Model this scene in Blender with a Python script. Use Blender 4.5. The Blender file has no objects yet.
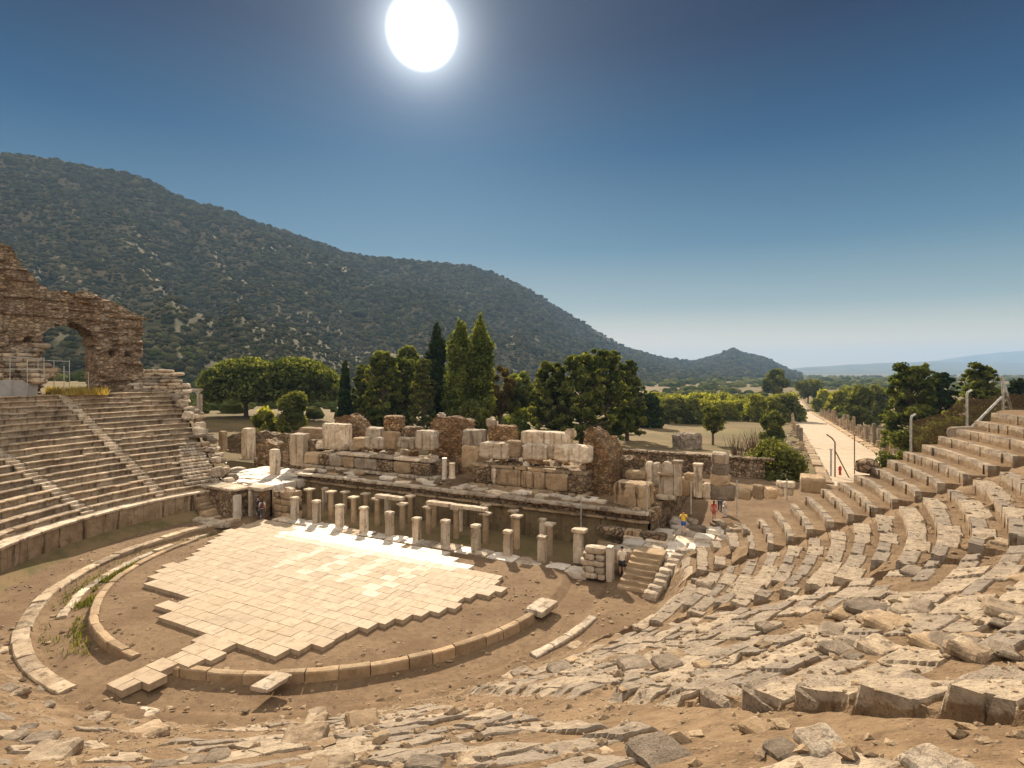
import bpy, bmesh, math, random
import numpy as np
from mathutils import Vector, Matrix
R_ = math.radians
rng = random.Random(7)
nr = np.random.default_rng(11)
scene = bpy.context.scene
COL = scene.collection

# ------------------------------------------------------------------ camera, sky, sun, exposure
F, Y0, H = 560.0, 372.0, 11.5            # focal length (px), horizon row, eye height above the orchestra
cam_data = bpy.data.cameras.new('camera')
cam = bpy.data.objects.new('camera', cam_data); COL.objects.link(cam)
cam.location = (0, 0, H); cam.rotation_euler = (R_(90), 0, 0)
cam_data.sensor_width = 36.0; cam_data.lens = F / 1024 * 36.0
cam_data.shift_y = (Y0 - 384) / 1024
cam_data.clip_start = 0.1; cam_data.clip_end = 40000
scene.camera = cam

SUN_AZ = math.atan2(-90 / 560, 1.0)        # seen a little left of the view axis
SUN_EL = R_(31.0)
SUN_DIR = Vector((math.sin(SUN_AZ) * math.cos(SUN_EL), math.cos(SUN_AZ) * math.cos(SUN_EL), math.sin(SUN_EL)))

SHO = 3.0                                  # radiance at which the sky's brightness starts to level off
BACK_FILL = 0.66
SKYRAMP = ((0.0, (3.5, 2.95, 2.2)), (0.05, (3.25, 2.8, 2.15)), (0.11, (1.45, 1.75, 1.75)), (0.21, (.52, 1.02, 1.42)), (0.36, (.07, .43, .92)), (0.50, (.004, .12, .40)), (0.62, (.004, .08, .27)), (1.0, (.35, .5, .75)))
world = bpy.data.worlds.new('World'); scene.world = world; world.use_nodes = True
wn = world.node_tree.nodes; wl = world.node_tree.links; wn.clear()
def wnode(t, **k):
    n = wn.new(t)
    for a_, b_ in k.items(): setattr(n, a_, b_)
    return n
sky = wnode('ShaderNodeTexSky', sky_type='NISHITA', sun_disc=False)
sky.sun_elevation = SUN_EL; sky.sun_rotation = SUN_AZ
sky.altitude = 0; sky.air_density = 1.0; sky.dust_density = 0.9; sky.ozone_density = 1.6
hsv = wnode('ShaderNodeHueSaturation'); hsv.inputs['Hue'].default_value = 0.475; hsv.inputs['Saturation'].default_value = 1.2; hsv.inputs['Value'].default_value = 1.0
geo = wnode('ShaderNodeNewGeometry')
vdir = wnode('ShaderNodeVectorMath', operation='SCALE'); vdir.inputs['Scale'].default_value = -1.0
wl.new(geo.outputs['Incoming'], vdir.inputs[0])
sepd = wnode('ShaderNodeSeparateXYZ'); wl.new(vdir.outputs[0], sepd.inputs[0])
# soft shoulder on the bright part of the sky, then a deepening towards the top
shoulder = wnode('ShaderNodeVectorMath', operation='DIVIDE')
plus = wnode('ShaderNodeVectorMath', operation='ADD'); plus.inputs[1].default_value = (SHO, SHO, SHO)
wl.new(sky.outputs[0], plus.inputs[0]); wl.new(sky.outputs[0], shoulder.inputs[0]); wl.new(plus.outputs[0], shoulder.inputs[1])
upr = wnode('ShaderNodeValToRGB'); wl.new(sepd.outputs['Z'], upr.inputs[0]); cr = upr.color_ramp
for p_, c_ in SKYRAMP:
    e_ = cr.elements.new(p_); e_.color = (*c_, 1)
cr.elements.remove(cr.elements[0]); cr.elements.remove(cr.elements[-1])
gam = wnode('ShaderNodeMix', data_type='RGBA', blend_type='MULTIPLY'); gam.inputs[0].default_value = 1.0
wl.new(shoulder.outputs[0], hsv.inputs['Color']); wl.new(hsv.outputs[0], gam.inputs[6]); wl.new(upr.outputs[0], gam.inputs[7])
bg = wnode('ShaderNodeBackground'); bg.inputs['Strength'].default_value = 0.14
wl.new(gam.outputs[2], bg.inputs['Color'])
# the sun's own dazzling disc and its aureole, part of the sky round the sun's direction
dot = wnode('ShaderNodeVectorMath', operation='DOT_PRODUCT'); dot.inputs[1].default_value = SUN_DIR
wl.new(geo.outputs['Incoming'], dot.inputs[0])
neg = wnode('ShaderNodeMath', operation='MULTIPLY'); neg.inputs[1].default_value = -1.0
wl.new(dot.outputs['Value'], neg.inputs[0])
ac = wnode('ShaderNodeMath', operation='ARCCOSINE'); wl.new(neg.outputs[0], ac.inputs[0])
def mr(a, b, c, d, interp='SMOOTHSTEP'):
    n = wnode('ShaderNodeMapRange', interpolation_type=interp)
    n.inputs['From Min'].default_value = a; n.inputs['From Max'].default_value = b
    n.inputs['To Min'].default_value = c; n.inputs['To Max'].default_value = d
    wl.new(ac.outputs[0], n.inputs['Value']); return n
disc = mr(R_(1.4), R_(3.3), 3.0, 0.0)
def glow(amp, k):
    p_ = wnode('ShaderNodeMath', operation='POWER'); p_.inputs[0].default_value = math.exp(-1 / R_(k)); wl.new(ac.outputs[0], p_.inputs[1])
    q_ = wnode('ShaderNodeMath', operation='MULTIPLY'); q_.inputs[1].default_value = amp; wl.new(p_.outputs[0], q_.inputs[0]); return q_
halo = glow(1.9, 1.55)
halo2 = glow(0.10, 11.0)
ad = wnode('ShaderNodeMath', operation='ADD'); wl.new(disc.outputs[0], ad.inputs[0]); wl.new(halo.outputs[0], ad.inputs[1])
ad2 = wnode('ShaderNodeMath', operation='ADD'); wl.new(ad.outputs[0], ad2.inputs[0]); wl.new(halo2.outputs[0], ad2.inputs[1])
bg2 = wnode('ShaderNodeBackground'); bg2.inputs['Color'].default_value = (0.90, 0.96, 1.0, 1)
wl.new(ad2.outputs[0], bg2.inputs['Strength'])
addsh = wnode('ShaderNodeAddShader'); wl.new(bg.outputs[0], addsh.inputs[0]); wl.new(bg2.outputs[0], addsh.inputs[1])
wout = wnode('ShaderNodeOutputWorld'); 
# warm fill added to the unseen sky behind and overhead, to lift shaded faces
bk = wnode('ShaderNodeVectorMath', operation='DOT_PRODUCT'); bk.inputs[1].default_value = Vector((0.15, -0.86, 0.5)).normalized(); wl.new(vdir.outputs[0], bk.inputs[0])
bkr = wnode('ShaderNodeMapRange', interpolation_type='SMOOTHSTEP'); bkr.inputs['From Min'].default_value = -0.25; bkr.inputs['From Max'].default_value = 0.8; bkr.inputs['To Max'].default_value = BACK_FILL; wl.new(bk.outputs['Value'], bkr.inputs['Value'])
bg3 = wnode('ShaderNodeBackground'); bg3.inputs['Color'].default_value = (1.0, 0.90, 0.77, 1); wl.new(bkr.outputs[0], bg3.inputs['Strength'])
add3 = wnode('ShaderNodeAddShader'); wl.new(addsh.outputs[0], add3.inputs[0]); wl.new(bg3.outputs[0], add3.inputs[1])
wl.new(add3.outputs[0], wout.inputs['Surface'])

sun_data = bpy.data.lights.new('sun', 'SUN'); sun_data.energy = 4.4; sun_data.angle = R_(0.6); sun_data.color = (1.0, 0.85, 0.65)
sun = bpy.data.objects.new('sun', sun_data); COL.objects.link(sun)
sun.rotation_euler = SUN_DIR.to_track_quat('Z', 'Y').to_euler()
sun.location = (0, 0, 200)

scene.view_settings.view_transform = 'Standard'; scene.view_settings.look = 'None'
scene.view_settings.exposure = 1.22; scene.view_settings.gamma = 1.0
scene.view_settings.use_curve_mapping = False
scene.cycles.max_bounces = 6; scene.cycles.diffuse_bounces = 3; scene.cycles.volume_bounces = 0
scene.cycles.transparent_max_bounces = 8
scene.cycles.use_denoising = True

# ------------------------------------------------------------------ the theatre's own frame
CX, CY = -9.43, 34.1                       # centre of the orchestra
AX = R_(62.8)                              # axis of the theatre (towards the stage and the street)
ax = (math.cos(AX), math.sin(AX)); tx = (ax[1], -ax[0])
TH = math.atan2(tx[1], tx[0])              # heading of the u direction
def T(u, v, z=0.0): return (CX + u * tx[0] + v * ax[0], CY + u * tx[1] + v * ax[1], z)
def uv_of(x, y): return ((x - CX) * tx[0] + (y - CY) * tx[1], (x - CX) * ax[0] + (y - CY) * ax[1])
def pix(px, d, z=None):                    # a point at depth d under pixel column px
    return ((px - 512) / F * d, d)
def unp(px, py, z):
    d = (H - z) * F / (py - Y0); return ((px - 512) / F * d, d, z)
def unp_uv(px, py, z):
    x, y, _ = unp(px, py, z); return uv_of(x, y)
def zat(py, d): return H - (py - Y0) / F * d
R1, R2, R3, ZP = 12.9, 15.6, 18.9, 1.92
RUN, RISE, NROW = 0.77, 0.40, 19
SLOPE = RISE / RUN
RTOP = R3 + RUN * NROW
ZTOP = ZP + RISE * NROW

# ------------------------------------------------------------------ numpy noise
_perm = nr.permutation(4096).astype(np.int64)
_val = nr.random(4096)
def vnoise(x, y, z=0.0):
    x, y, z = np.broadcast_arrays(np.asarray(x, float), np.asarray(y, float), np.asarray(z, float))
    xi, yi, zi = np.floor(x).astype(np.int64), np.floor(y).astype(np.int64), np.floor(z).astype(np.int64)
    fx, fy, fz = x - xi, y - yi, z - zi
    fx, fy, fz = [q * q * (3 - 2 * q) for q in (fx, fy, fz)]
    def h(a, b, c): return _val[_perm[(_perm[(_perm[a & 4095] + b) & 4095] + c) & 4095]]
    def l(a, b, t): return a + (b - a) * t
    r = l(l(l(h(xi, yi, zi), h(xi + 1, yi, zi), fx), l(h(xi, yi + 1, zi), h(xi + 1, yi + 1, zi), fx), fy),
          l(l(h(xi, yi, zi + 1), h(xi + 1, yi, zi + 1), fx), l(h(xi, yi + 1, zi + 1), h(xi + 1, yi + 1, zi + 1), fx), fy), fz)
    return r * 2 - 1
def fbm(x, y, z=0.0, o=4, g=0.5):
    a_, s, r, t = 1.0, 1.0, 0.0, 0.0
    for i in range(o):
        r = r + a_ * vnoise(np.asarray(x) * s + 17.3 * i, np.asarray(y) * s + 9.1 * i, np.asarray(z) * s); t += a_; a_ *= g; s *= 2.03
    return r / t
def hash01(i, j=0, k=0):
    i, j, k = np.asarray(i).astype(np.int64), np.asarray(j).astype(np.int64), np.asarray(k).astype(np.int64)
    return _val[_perm[(_perm[(_perm[i & 4095] + j) & 4095] + k) & 4095]]
def sstep(a_, b_, x):
    t = np.clip((np.asarray(x, float) - a_) / (b_ - a_), 0, 1); return t * t * (3 - 2 * t)

# ------------------------------------------------------------------ mesh and object helpers
def mesh_np(name, V, Fc, mats=(), smooth=False, attrs=None, fattrs=None):
    """V (n,3); Fc an (m,k) int array or a list of such arrays."""
    me = bpy.data.meshes.new(name)
    V = np.asarray(V, np.float32)
    Fl = Fc if isinstance(Fc, list) else [Fc]
    Fl = [np.asarray(f, np.int32) for f in Fl if len(f)]
    me.vertices.add(len(V)); me.vertices.foreach_set('co', V.ravel())
    nl = sum(f.size for f in Fl); npg = sum(len(f) for f in Fl)
    me.loops.add(nl); me.polygons.add(npg)
    me.loops.foreach_set('vertex_index', np.concatenate([f.ravel() for f in Fl]))
    st, tot, o = [], [], 0
    for f in Fl:
        k = f.shape[1]; st.append(o + np.arange(len(f)) * k); tot.append(np.full(len(f), k)); o += f.size
    me.polygons.foreach_set('loop_start', np.concatenate(st).astype(np.int32))
    me.polygons.foreach_set('loop_total', np.concatenate(tot).astype(np.int32))
    me.polygons.foreach_set('use_smooth', np.full(npg, bool(smooth)))
    for k, v in (attrs or {}).items():
        at = me.attributes.new(k, 'FLOAT', 'POINT'); at.data.foreach_set('value', np.asarray(v, np.float32))
    for k, v in (fattrs or {}).items():
        at = me.attributes.new(k, 'FLOAT', 'FACE'); at.data.foreach_set('value', np.asarray(v, np.float32))
    for m in (mats if isinstance(mats, (list, tuple)) else [mats]): me.materials.append(m)
    me.update(calc_edges=True); me.validate(verbose=False)
    return me
def link(name, me, parent=None, loc=None, rotz=0.0):
    o = bpy.data.objects.new(name, me); COL.objects.link(o)
    if loc is not None: o.location = loc
    o.rotation_euler = (0, 0, rotz)
    if parent is not None: o.parent = parent
    return o
def tag(o, label=None, cat=None, group=None, kind=None):
    if label: o['label'] = label
    if cat: o['category'] = cat
    if group: o['group'] = group
    if kind: o['kind'] = kind
    return o
def thing(name, label, cat, loc=(0, 0, 0), rotz=0.0, group=None):
    o = bpy.data.objects.new(name, None); COL.objects.link(o); o.empty_display_size = 0.2
    o.location = loc; o.rotation_euler = (0, 0, rotz)
    return tag(o, label, cat, group)
def struct(name, me, loc=None):
    return tag(link(name, me, None, loc), kind='structure')
def grid_faces(n, m, wrap=False):
    i = np.arange(n - 1)[:, None] * m; j = np.arange(m - 1 if not wrap else m)[None, :]
    j2 = (j + 1) % m
    return np.stack([i + j, i + j2, i + m + j2, i + m + j], -1).reshape(-1, 4)

class MB:
    """collects shapes in local coordinates into one mesh"""
    def __init__(s): s.V, s.Q, s.n, s.tint = [], {}, 0, []
    def add(s, V, *faces, tint=0.5):
        V = np.asarray(V, float).reshape(-1, 3)
        for f in faces:
            f = np.asarray(f)
            if len(f): s.Q.setdefault(f.shape[1], []).append(f + s.n)
        s.V.append(V); s.n += len(V); s.tint.append(np.full(len(V), tint)); return s
    def box(s, c, d, rotz=0.0, tilt=(0, 0), tint=0.5):
        x, y, z = [q / 2 for q in d]
        V = np.array([(-x, -y, -z), (x, -y, -z), (x, y, -z), (-x, y, -z), (-x, -y, z), (x, -y, z), (x, y, z), (-x, y, z)])
        m = np.array((Matrix.Rotation(rotz, 3, 'Z') @ Matrix.Rotation(tilt[0], 3, 'X') @ Matrix.Rotation(tilt[1], 3, 'Y')))
        V = V @ m.T + np.array(c)
        return s.add(V, [(0, 3, 2, 1), (4, 5, 6, 7), (0, 1, 5, 4), (1, 2, 6, 5), (2, 3, 7, 6), (3, 0, 4, 7)], tint=tint)
    def rough(s, c, d, seed, rotz=0.0, tilt=(0, 0), amt=0.03, cell=0.25, chip=0.12, tint=0.5):
        """a hewn, weathered stone block"""
        V, Fq = rough_block(d, seed, amt, cell, chip)
        m = np.array((Matrix.Rotation(rotz, 3, 'Z') @ Matrix.Rotation(tilt[0], 3, 'X') @ Matrix.Rotation(tilt[1], 3, 'Y')))
        return s.add(V @ m.T + np.array(c), Fq, tint=tint)
    def tube(s, pts, r, n=8, caps=True):
        pts = [Vector(p) for p in pts]; rr = r if isinstance(r, (list, tuple)) else [r] * len(pts)
        V = []; up0 = None
        for i, p in enumerate(pts):
            d = (pts[min(i + 1, len(pts) - 1)] - pts[max(i - 1, 0)]).normalized()
            u = d.orthogonal().normalized() if up0 is None else (up0 - d * up0.dot(d)).normalized()
            up0 = u; w = d.cross(u)
            for k in range(n):
                a_ = 2 * math.pi * k / n; V.append(p + (u * math.cos(a_) + w * math.sin(a_)) * rr[i])
        Fq = grid_faces(len(pts), n, True); V = [tuple(v) for v in V]
        fs = [Fq]
        if caps:
            V += [tuple(pts[0]), tuple(pts[-1])]; b = len(pts) * n; o = (len(pts) - 1) * n
            fs.append([(b, (k + 1) % n, k) for k in range(n)] + [(b + 1, o + k, o + (k + 1) % n) for k in range(n)])
        return s.add(V, *fs)
    def lathe(s, prof, n=14, c=(0, 0, 0), jit=0.0, seed=0):
        prof = np.array(prof, float); m = len(prof)
        a_ = np.arange(n) / n * 2 * math.pi
        r = prof[:, 0][:, None] * (1 + jit * vnoise(np.cos(a_)[None] * 3 + seed, np.sin(a_)[None] * 3, prof[:, 1][:, None] * 3))
        V = np.stack([r * np.cos(a_) + c[0], r * np.sin(a_) + c[1], np.broadcast_to(prof[:, 1][:, None] + c[2], r.shape)], -1).reshape(-1, 3)
        Fq = grid_faces(m, n, True)
        V = np.concatenate([V, [(c[0], c[1], prof[0, 1] + c[2]), (c[0], c[1], prof[-1, 1] + c[2])]])
        b = m * n; o = (m - 1) * n
        cap = [(b, (k + 1) % n, k) for k in range(n)] + [(b + 1, o + k, o + (k + 1) % n) for k in range(n)]
        return s.add(V, Fq, cap)
    def mesh(s, name, mats, smooth=False):
        return mesh_np(name, np.concatenate(s.V), [np.concatenate(q) for q in s.Q.values()], mats, smooth, attrs={'tint': np.concatenate(s.tint)})
    def build(s, name, mats, parent=None, loc=None, rotz=0.0, smooth=False):
        return link(name, s.mesh(name, mats, smooth), parent, loc, rotz)

def rough_block(d, seed, amt=0.03, cell=0.25, chip=0.12):
    n = [max(2, min(9, int(round(q / cell)))) for q in d]
    idx = {}; V = []
    def vid(i, j, k):
        key = (i, j, k)
        if key not in idx: idx[key] = len(V); V.append(key)
        return idx[key]
    Fq = []
    nx, ny, nz = n
    for i in range(nx):
        for j in range(ny):
            Fq.append([vid(i, j, 0), vid(i, j + 1, 0), vid(i + 1, j + 1, 0), vid(i + 1, j, 0)])
            Fq.append([vid(i, j, nz), vid(i + 1, j, nz), vid(i + 1, j + 1, nz), vid(i, j + 1, nz)])
    for i in range(nx):
        for k in range(nz):
            Fq.append([vid(i, 0, k), vid(i + 1, 0, k), vid(i + 1, 0, k + 1), vid(i, 0, k + 1)])
            Fq.append([vid(i, ny, k), vid(i, ny, k + 1), vid(i + 1, ny, k + 1), vid(i + 1, ny, k)])
    for j in range(ny):
        for k in range(nz):
            Fq.append([vid(0, j, k), vid(0, j, k + 1), vid(0, j + 1, k + 1), vid(0, j + 1, k)])
            Fq.append([vid(nx, j, k), vid(nx, j + 1, k), vid(nx, j + 1, k + 1), vid(nx, j, k + 1)])
    q = np.array(V, float) / np.array(n) * 2 - 1              # -1..1
    # wear corners and edges: pull points whose two or three coordinates are extreme
    e = (np.abs(q) > 0.98).sum(1)
    P = q * np.array(d) / 2
    s = seed * 3.7
    w = 0.5 + 0.5 * vnoise(P[:, 0] * 2.1 + s, P[:, 1] * 2.1 + 5 * s, P[:, 2] * 2.1)
    pull = np.where(e == 2, 0.35, np.where(e == 3, 0.8, 0.0)) * chip * (0.25 + 1.3 * w) * min(1.0, min(d) / 0.5)
    P = P - np.sign(q) * pull[:, None] * (np.abs(q) > 0.98)
    P = P + amt * np.stack([fbm(P[:, 0] * 3 + s + 31 * c, P[:, 1] * 3 - s, P[:, 2] * 3 + 2 * s, 3) for c in range(3)], -1)
    return P, np.array(Fq)

# ------------------------------------------------------------------ materials
def mat(name):
    m = bpy.data.materials.new(name); m.use_nodes = True; m.node_tree.nodes.clear(); return m
class NT:
    def __init__(s, m): s.t = m.node_tree; s.m = m
    def n(s, typ, ins=None, **k):
        x = s.t.nodes.new(typ)
        for a_, b_ in k.items(): setattr(x, a_, b_)
        for a_, b_ in (ins or {}).items(): s.put(x.inputs[a_], b_)
        return x
    def put(s, sock, v):
        if isinstance(v, bpy.types.NodeSocket): s.t.links.new(v, sock)
        elif isinstance(v, bpy.types.Node): s.t.links.new(v.outputs[0], sock)
        elif isinstance(v, (tuple, list)) and len(v) == 3 and sock.type == 'RGBA': sock.default_value = (*v, 1)
        else: sock.default_value = v
    def math(s, op, a_, b_=0.0): return s.n('ShaderNodeMath', {0: a_, 1: b_}, operation=op).outputs[0]
    def noise(s, vec, scale, detail=4, rough=0.55, dist=0.0):
        return s.n('ShaderNodeTexNoise', {'Vector': vec, 'Scale': scale, 'Detail': detail, 'Roughness': rough, 'Distortion': dist}).outputs['Fac']
    def ramp(s, v, a_, b_, c=0.0, d=1.0, interp='SMOOTHSTEP'):
        return s.n('ShaderNodeMapRange', {'Value': v, 'From Min': a_, 'From Max': b_, 'To Min': c, 'To Max': d}, interpolation_type=interp).outputs[0]
    def mix(s, f, a_, b_, blend='MIX'):
        x = s.n('ShaderNodeMix', data_type='RGBA', blend_type=blend)
        s.put(x.inputs[0], f); s.put(x.inputs[6], a_); s.put(x.inputs[7], b_); return x.outputs[2]
    def coords(s, rand=True):
        tc = s.n('ShaderNodeTexCoord').outputs['Object']
        if not rand: return tc
        oi = s.n('ShaderNodeObjectInfo').outputs['Random']
        return s.n('ShaderNodeVectorMath', {0: tc, 1: s.math('MULTIPLY', oi, 97.0)}, operation='ADD').outputs[0]
    def scale(s, vec, v): return s.n('ShaderNodeVectorMath', {0: vec, 1: v}, operation='MULTIPLY').outputs[0]
    def attr(s, name): return s.n('ShaderNodeAttribute', attribute_name=name).outputs['Fac']
    def finish(s, col, rough=0.85, bump=None, strength=0.4, dist=0.03, spec=0.3):
        b = s.n('ShaderNodeBsdfPrincipled', {'Base Color': col, 'Roughness': rough, 'Specular IOR Level': spec})
        if bump is not None: s.put(b.inputs['Normal'], s.n('ShaderNodeBump', {'Height': bump, 'Strength': strength, 'Distance': dist}).outputs[0])
        s.n('ShaderNodeOutputMaterial', {'Surface': b.outputs[0]}); return s.m

def stone(name, c1, c2, dark, scale=1.0, stain=0.45, streak=0.0, bump=0.6, rough=0.9, pits=0.5, joints=None, spec=0.2, bdist=0.04, lichen=0.0):
    t = NT(mat(name)); v = t.coords()
    a_ = t.noise(v, 0.9 * scale, 5); b = t.noise(v, 5 * scale, 5, 0.65); c = t.noise(v, 26 * scale, 4, 0.7)
    col = t.mix(t.ramp(a_, 0.36, 0.64), c1, c2)
    col = t.mix(t.ramp(b, 0.3, 0.75, 0.0, 0.55), col, t.mix(0.55, col, dark))
    st = t.ramp(t.noise(v, 1.7 * scale, 6, 0.7, 0.4), 0.56, 0.70)
    col = t.mix(t.math('MULTIPLY', st, stain), col, dark)
    if streak:
        sv = t.noise(t.scale(v, (2.6, 2.6, 0.22)), 1.0 * scale, 5, 0.65)
        col = t.mix(t.math('MULTIPLY', t.ramp(sv, 0.50, 0.66), streak), col, dark)
    if lichen:
        lv = t.noise(v, 2.3 * scale, 5, 0.7, 0.6)
        col = t.mix(t.math('MULTIPLY', t.ramp(lv, 0.60, 0.68), lichen), col, (0.36, 0.22, 0.06))
    oi = t.n('ShaderNodeObjectInfo').outputs['Random']
    col = t.mix(1.0, col, t.n('ShaderNodeCombineColor', {0: t.ramp(oi, 0, 1, .84, 1.14), 1: t.ramp(oi, 0, 1, .84, 1.12), 2: t.ramp(oi, 0, 1, .84, 1.08)}).outputs[0], 'MULTIPLY')
    tn = t.ramp(t.attr('tint'), 0, 1, 0.74, 1.26, 'LINEAR')
    col = t.mix(1.0, col, t.n('ShaderNodeCombineColor', {0: tn, 1: tn, 2: tn}).outputs[0], 'MULTIPLY')
    pit = t.ramp(c, 0.30, 0.46, 1.0, 0.0)
    col = t.mix(t.math('MULTIPLY', pit, pits), col, dark)
    h = t.math('ADD', t.math('MULTIPLY', b, 0.7), t.math('MULTIPLY', c, 0.35))
    h = t.math('SUBTRACT', h, t.math('MULTIPLY', pit, 0.25))
    if joints:
        bs, strength = joints
        vo = t.n('ShaderNodeTexVoronoi', {'Vector': t.scale(v, bs), 'Scale': 1.0, 'Randomness': 0.85}, feature='DISTANCE_TO_EDGE').outputs['Distance']
        vc = t.n('ShaderNodeTexVoronoi', {'Vector': t.scale(v, bs), 'Scale': 1.0, 'Randomness': 0.85}).outputs['Color']
        sv = t.ramp(t.n('ShaderNodeSeparateColor', {0: vc}).outputs[0], 0, 1, 0.62, 1.25)
        col = t.mix(1.0, col, t.n('ShaderNodeCombineColor', {0: sv, 1: sv, 2: sv}).outputs[0], 'MULTIPLY')
        j = t.ramp(vo, 0.02, 0.10)
        col = t.mix(t.math('MULTIPLY', t.math('SUBTRACT', 1.0, j), strength), col, dark)
        h = t.math('ADD', h, t.math('MULTIPLY', j, 1.3))
    return t.finish(col, rough, h, bump, bdist, spec)

M = {}
M['marble'] = stone('pale marble', (0.60, 0.51, 0.40), (0.46, 0.365, 0.265), (0.075, 0.046, 0.027), 1.0, 0.7, 0.65, 0.7)
M['marble_clean'] = stone('clean marble', (0.66, 0.60, 0.52), (0.54, 0.46, 0.37), (0.17, 0.12, 0.085), 1.0, 0.3, 0.2, 0.4, rough=0.55, spec=0.4)
M['seat'] = stone('seat stone', (0.46, 0.365, 0.26), (0.32, 0.235, 0.155), (0.05, 0.030, 0.018), 1.0, 0.7, 0.65, 0.7)
M['grey_stone'] = stone('weathered grey stone', (0.31, 0.25, 0.19), (0.22, 0.175, 0.13), (0.07, 0.048, 0.032), 1.3, 0.5, 0.0, 0.9, pits=0.75, bdist=0.05)
M['tan_stone'] = stone('tan stone', (0.42, 0.31, 0.20), (0.32, 0.225, 0.135), (0.10, 0.062, 0.035), 1.2, 0.4, 0.0, 0.8)
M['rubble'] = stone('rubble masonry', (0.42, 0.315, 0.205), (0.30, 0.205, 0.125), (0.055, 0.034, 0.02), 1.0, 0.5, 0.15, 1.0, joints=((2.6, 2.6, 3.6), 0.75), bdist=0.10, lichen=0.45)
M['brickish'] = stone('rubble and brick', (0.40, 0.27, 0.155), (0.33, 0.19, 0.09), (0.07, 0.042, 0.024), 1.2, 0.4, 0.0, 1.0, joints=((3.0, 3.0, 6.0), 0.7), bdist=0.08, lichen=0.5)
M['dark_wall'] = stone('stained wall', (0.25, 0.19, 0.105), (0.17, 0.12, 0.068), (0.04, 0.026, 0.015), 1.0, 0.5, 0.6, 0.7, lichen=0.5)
M['podium'] = stone('stained podium wall', (0.42, 0.31, 0.20), (0.30, 0.21, 0.125), (0.06, 0.036, 0.02), 1.0, 0.5, 0.95, 0.5)
M['concrete'] = stone('grey plaster', (0.42, 0.40, 0.38), (0.36, 0.34, 0.32), (0.17, 0.14, 0.12), 0.6, 0.3, 0.4, 0.2, pits=0.2)

def dirt(name, c1, c2, c3, pebble=0.5, grass=None, scale=1.0):
    t = NT(mat(name)); v = t.coords(False)
    a_ = t.noise(v, 0.35 * scale, 6, 0.6); b = t.noise(v, 3 * scale, 5, 0.65); c = t.noise(v, 22 * scale, 4, 0.7)
    col = t.mix(t.ramp(a_, 0.38, 0.62), c1, c2)
    col = t.mix(t.ramp(b, 0.42, 0.7, 0, 0.6), col, c3)
    vo = t.n('ShaderNodeTexVoronoi', {'Vector': v, 'Scale': 9.0 * scale, 'Randomness': 1.0})
    pe = t.math('MULTIPLY', t.ramp(vo.outputs['Distance'], 0.12, 0.3, 1, 0), t.ramp(b, 0.48, 0.6))
    col = t.mix(t.math('MULTIPLY', pe, pebble), col, t.mix(0.6, c1, (0.6, 0.53, 0.44)))
    col = t.mix(t.math('MULTIPLY', t.ramp(c, 0.3, 0.48, 1, 0), 0.5), col, t.mix(0.6, c3, (0.02, 0.015, 0.01)))
    if grass:
        g = t.math('MULTIPLY', t.ramp(t.noise(v, 0.5, 5, 0.7), 0.55, 0.65), t.ramp(c, 0.35, 0.6))
        col = t.mix(t.math('MULTIPLY', g, grass[1]), col, grass[0])
    h = t.math('ADD', t.math('ADD', b, t.math('MULTIPLY', c, 0.5)), t.math('MULTIPLY', pe, 0.5))
    return t.finish(col, 0.95, h, 0.8, 0.05, 0.1)
M['dirt'] = dirt('orchestra earth', (0.22, 0.15, 0.09), (0.165, 0.108, 0.062), (0.10, 0.064, 0.036))
M['ditch'] = dirt('weedy earth', (0.30, 0.21, 0.13), (0.23, 0.155, 0.09), (0.14, 0.09, 0.05), grass=((0.11, 0.115, 0.035), 0.75))
M['weed'] = None

def bank_mat():
    """ruined seating: earth where the attribute says earth, worn stone where a slab survives"""
    t = NT(mat('ruined seating')); v = t.coords(False)
    a_ = t.noise(v, 0.5, 6, 0.6); b = t.noise(v, 4, 6, 0.68); c = t.noise(v, 24, 4, 0.7); d_ = t.noise(v, 1.6, 6, 0.7, 0.5)
    earth = t.mix(t.ramp(a_, 0.38, 0.62), (0.235, 0.160, 0.094), (0.175, 0.115, 0.066))
    earth = t.mix(t.ramp(b, 0.42, 0.7, 0, 0.55), earth, (0.105, 0.066, 0.037))
    vo = t.n('ShaderNodeTexVoronoi', {'Vector': v, 'Scale': 8.0, 'Randomness': 1.0})
    pe = t.math('MULTIPLY', t.ramp(vo.outputs['Distance'], 0.12, 0.32, 1, 0), t.ramp(d_, 0.45, 0.6))
    earth = t.mix(t.math('MULTIPLY', pe, 0.55), earth, (0.34, 0.265, 0.19))
    stn = t.mix(t.ramp(t.attr('tint'), 0.15, 0.85), (0.26, 0.215, 0.17), (0.42, 0.335, 0.24))
    stn = t.mix(t.ramp(b, 0.35, 0.7, 0, 0.6), stn, (0.13, 0.10, 0.075))
    stn = t.mix(t.ramp(d_, 0.58, 0.70, 0, 0.6), stn, (0.17, 0.105, 0.06))
    sm = t.ramp(t.math('ADD', t.attr('stone'), t.math('MULTIPLY', t.math('SUBTRACT', d_, 0.5), 1.6)), 0.42, 0.62)
    col = t.mix(sm, earth, stn)
    col = t.mix(t.math('MULTIPLY', t.ramp(c, 0.30, 0.47, 1, 0), 0.6), col, (0.05, 0.034, 0.022))
    h = t.math('ADD', t.math('ADD', t.math('MULTIPLY', b, 1.1), t.math('MULTIPLY', c, 0.5)), t.math('MULTIPLY', pe, 0.45))
    return t.finish(col, 0.93, h, 0.95, 0.06, 0.12)
M['bank'] = bank_mat()

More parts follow.
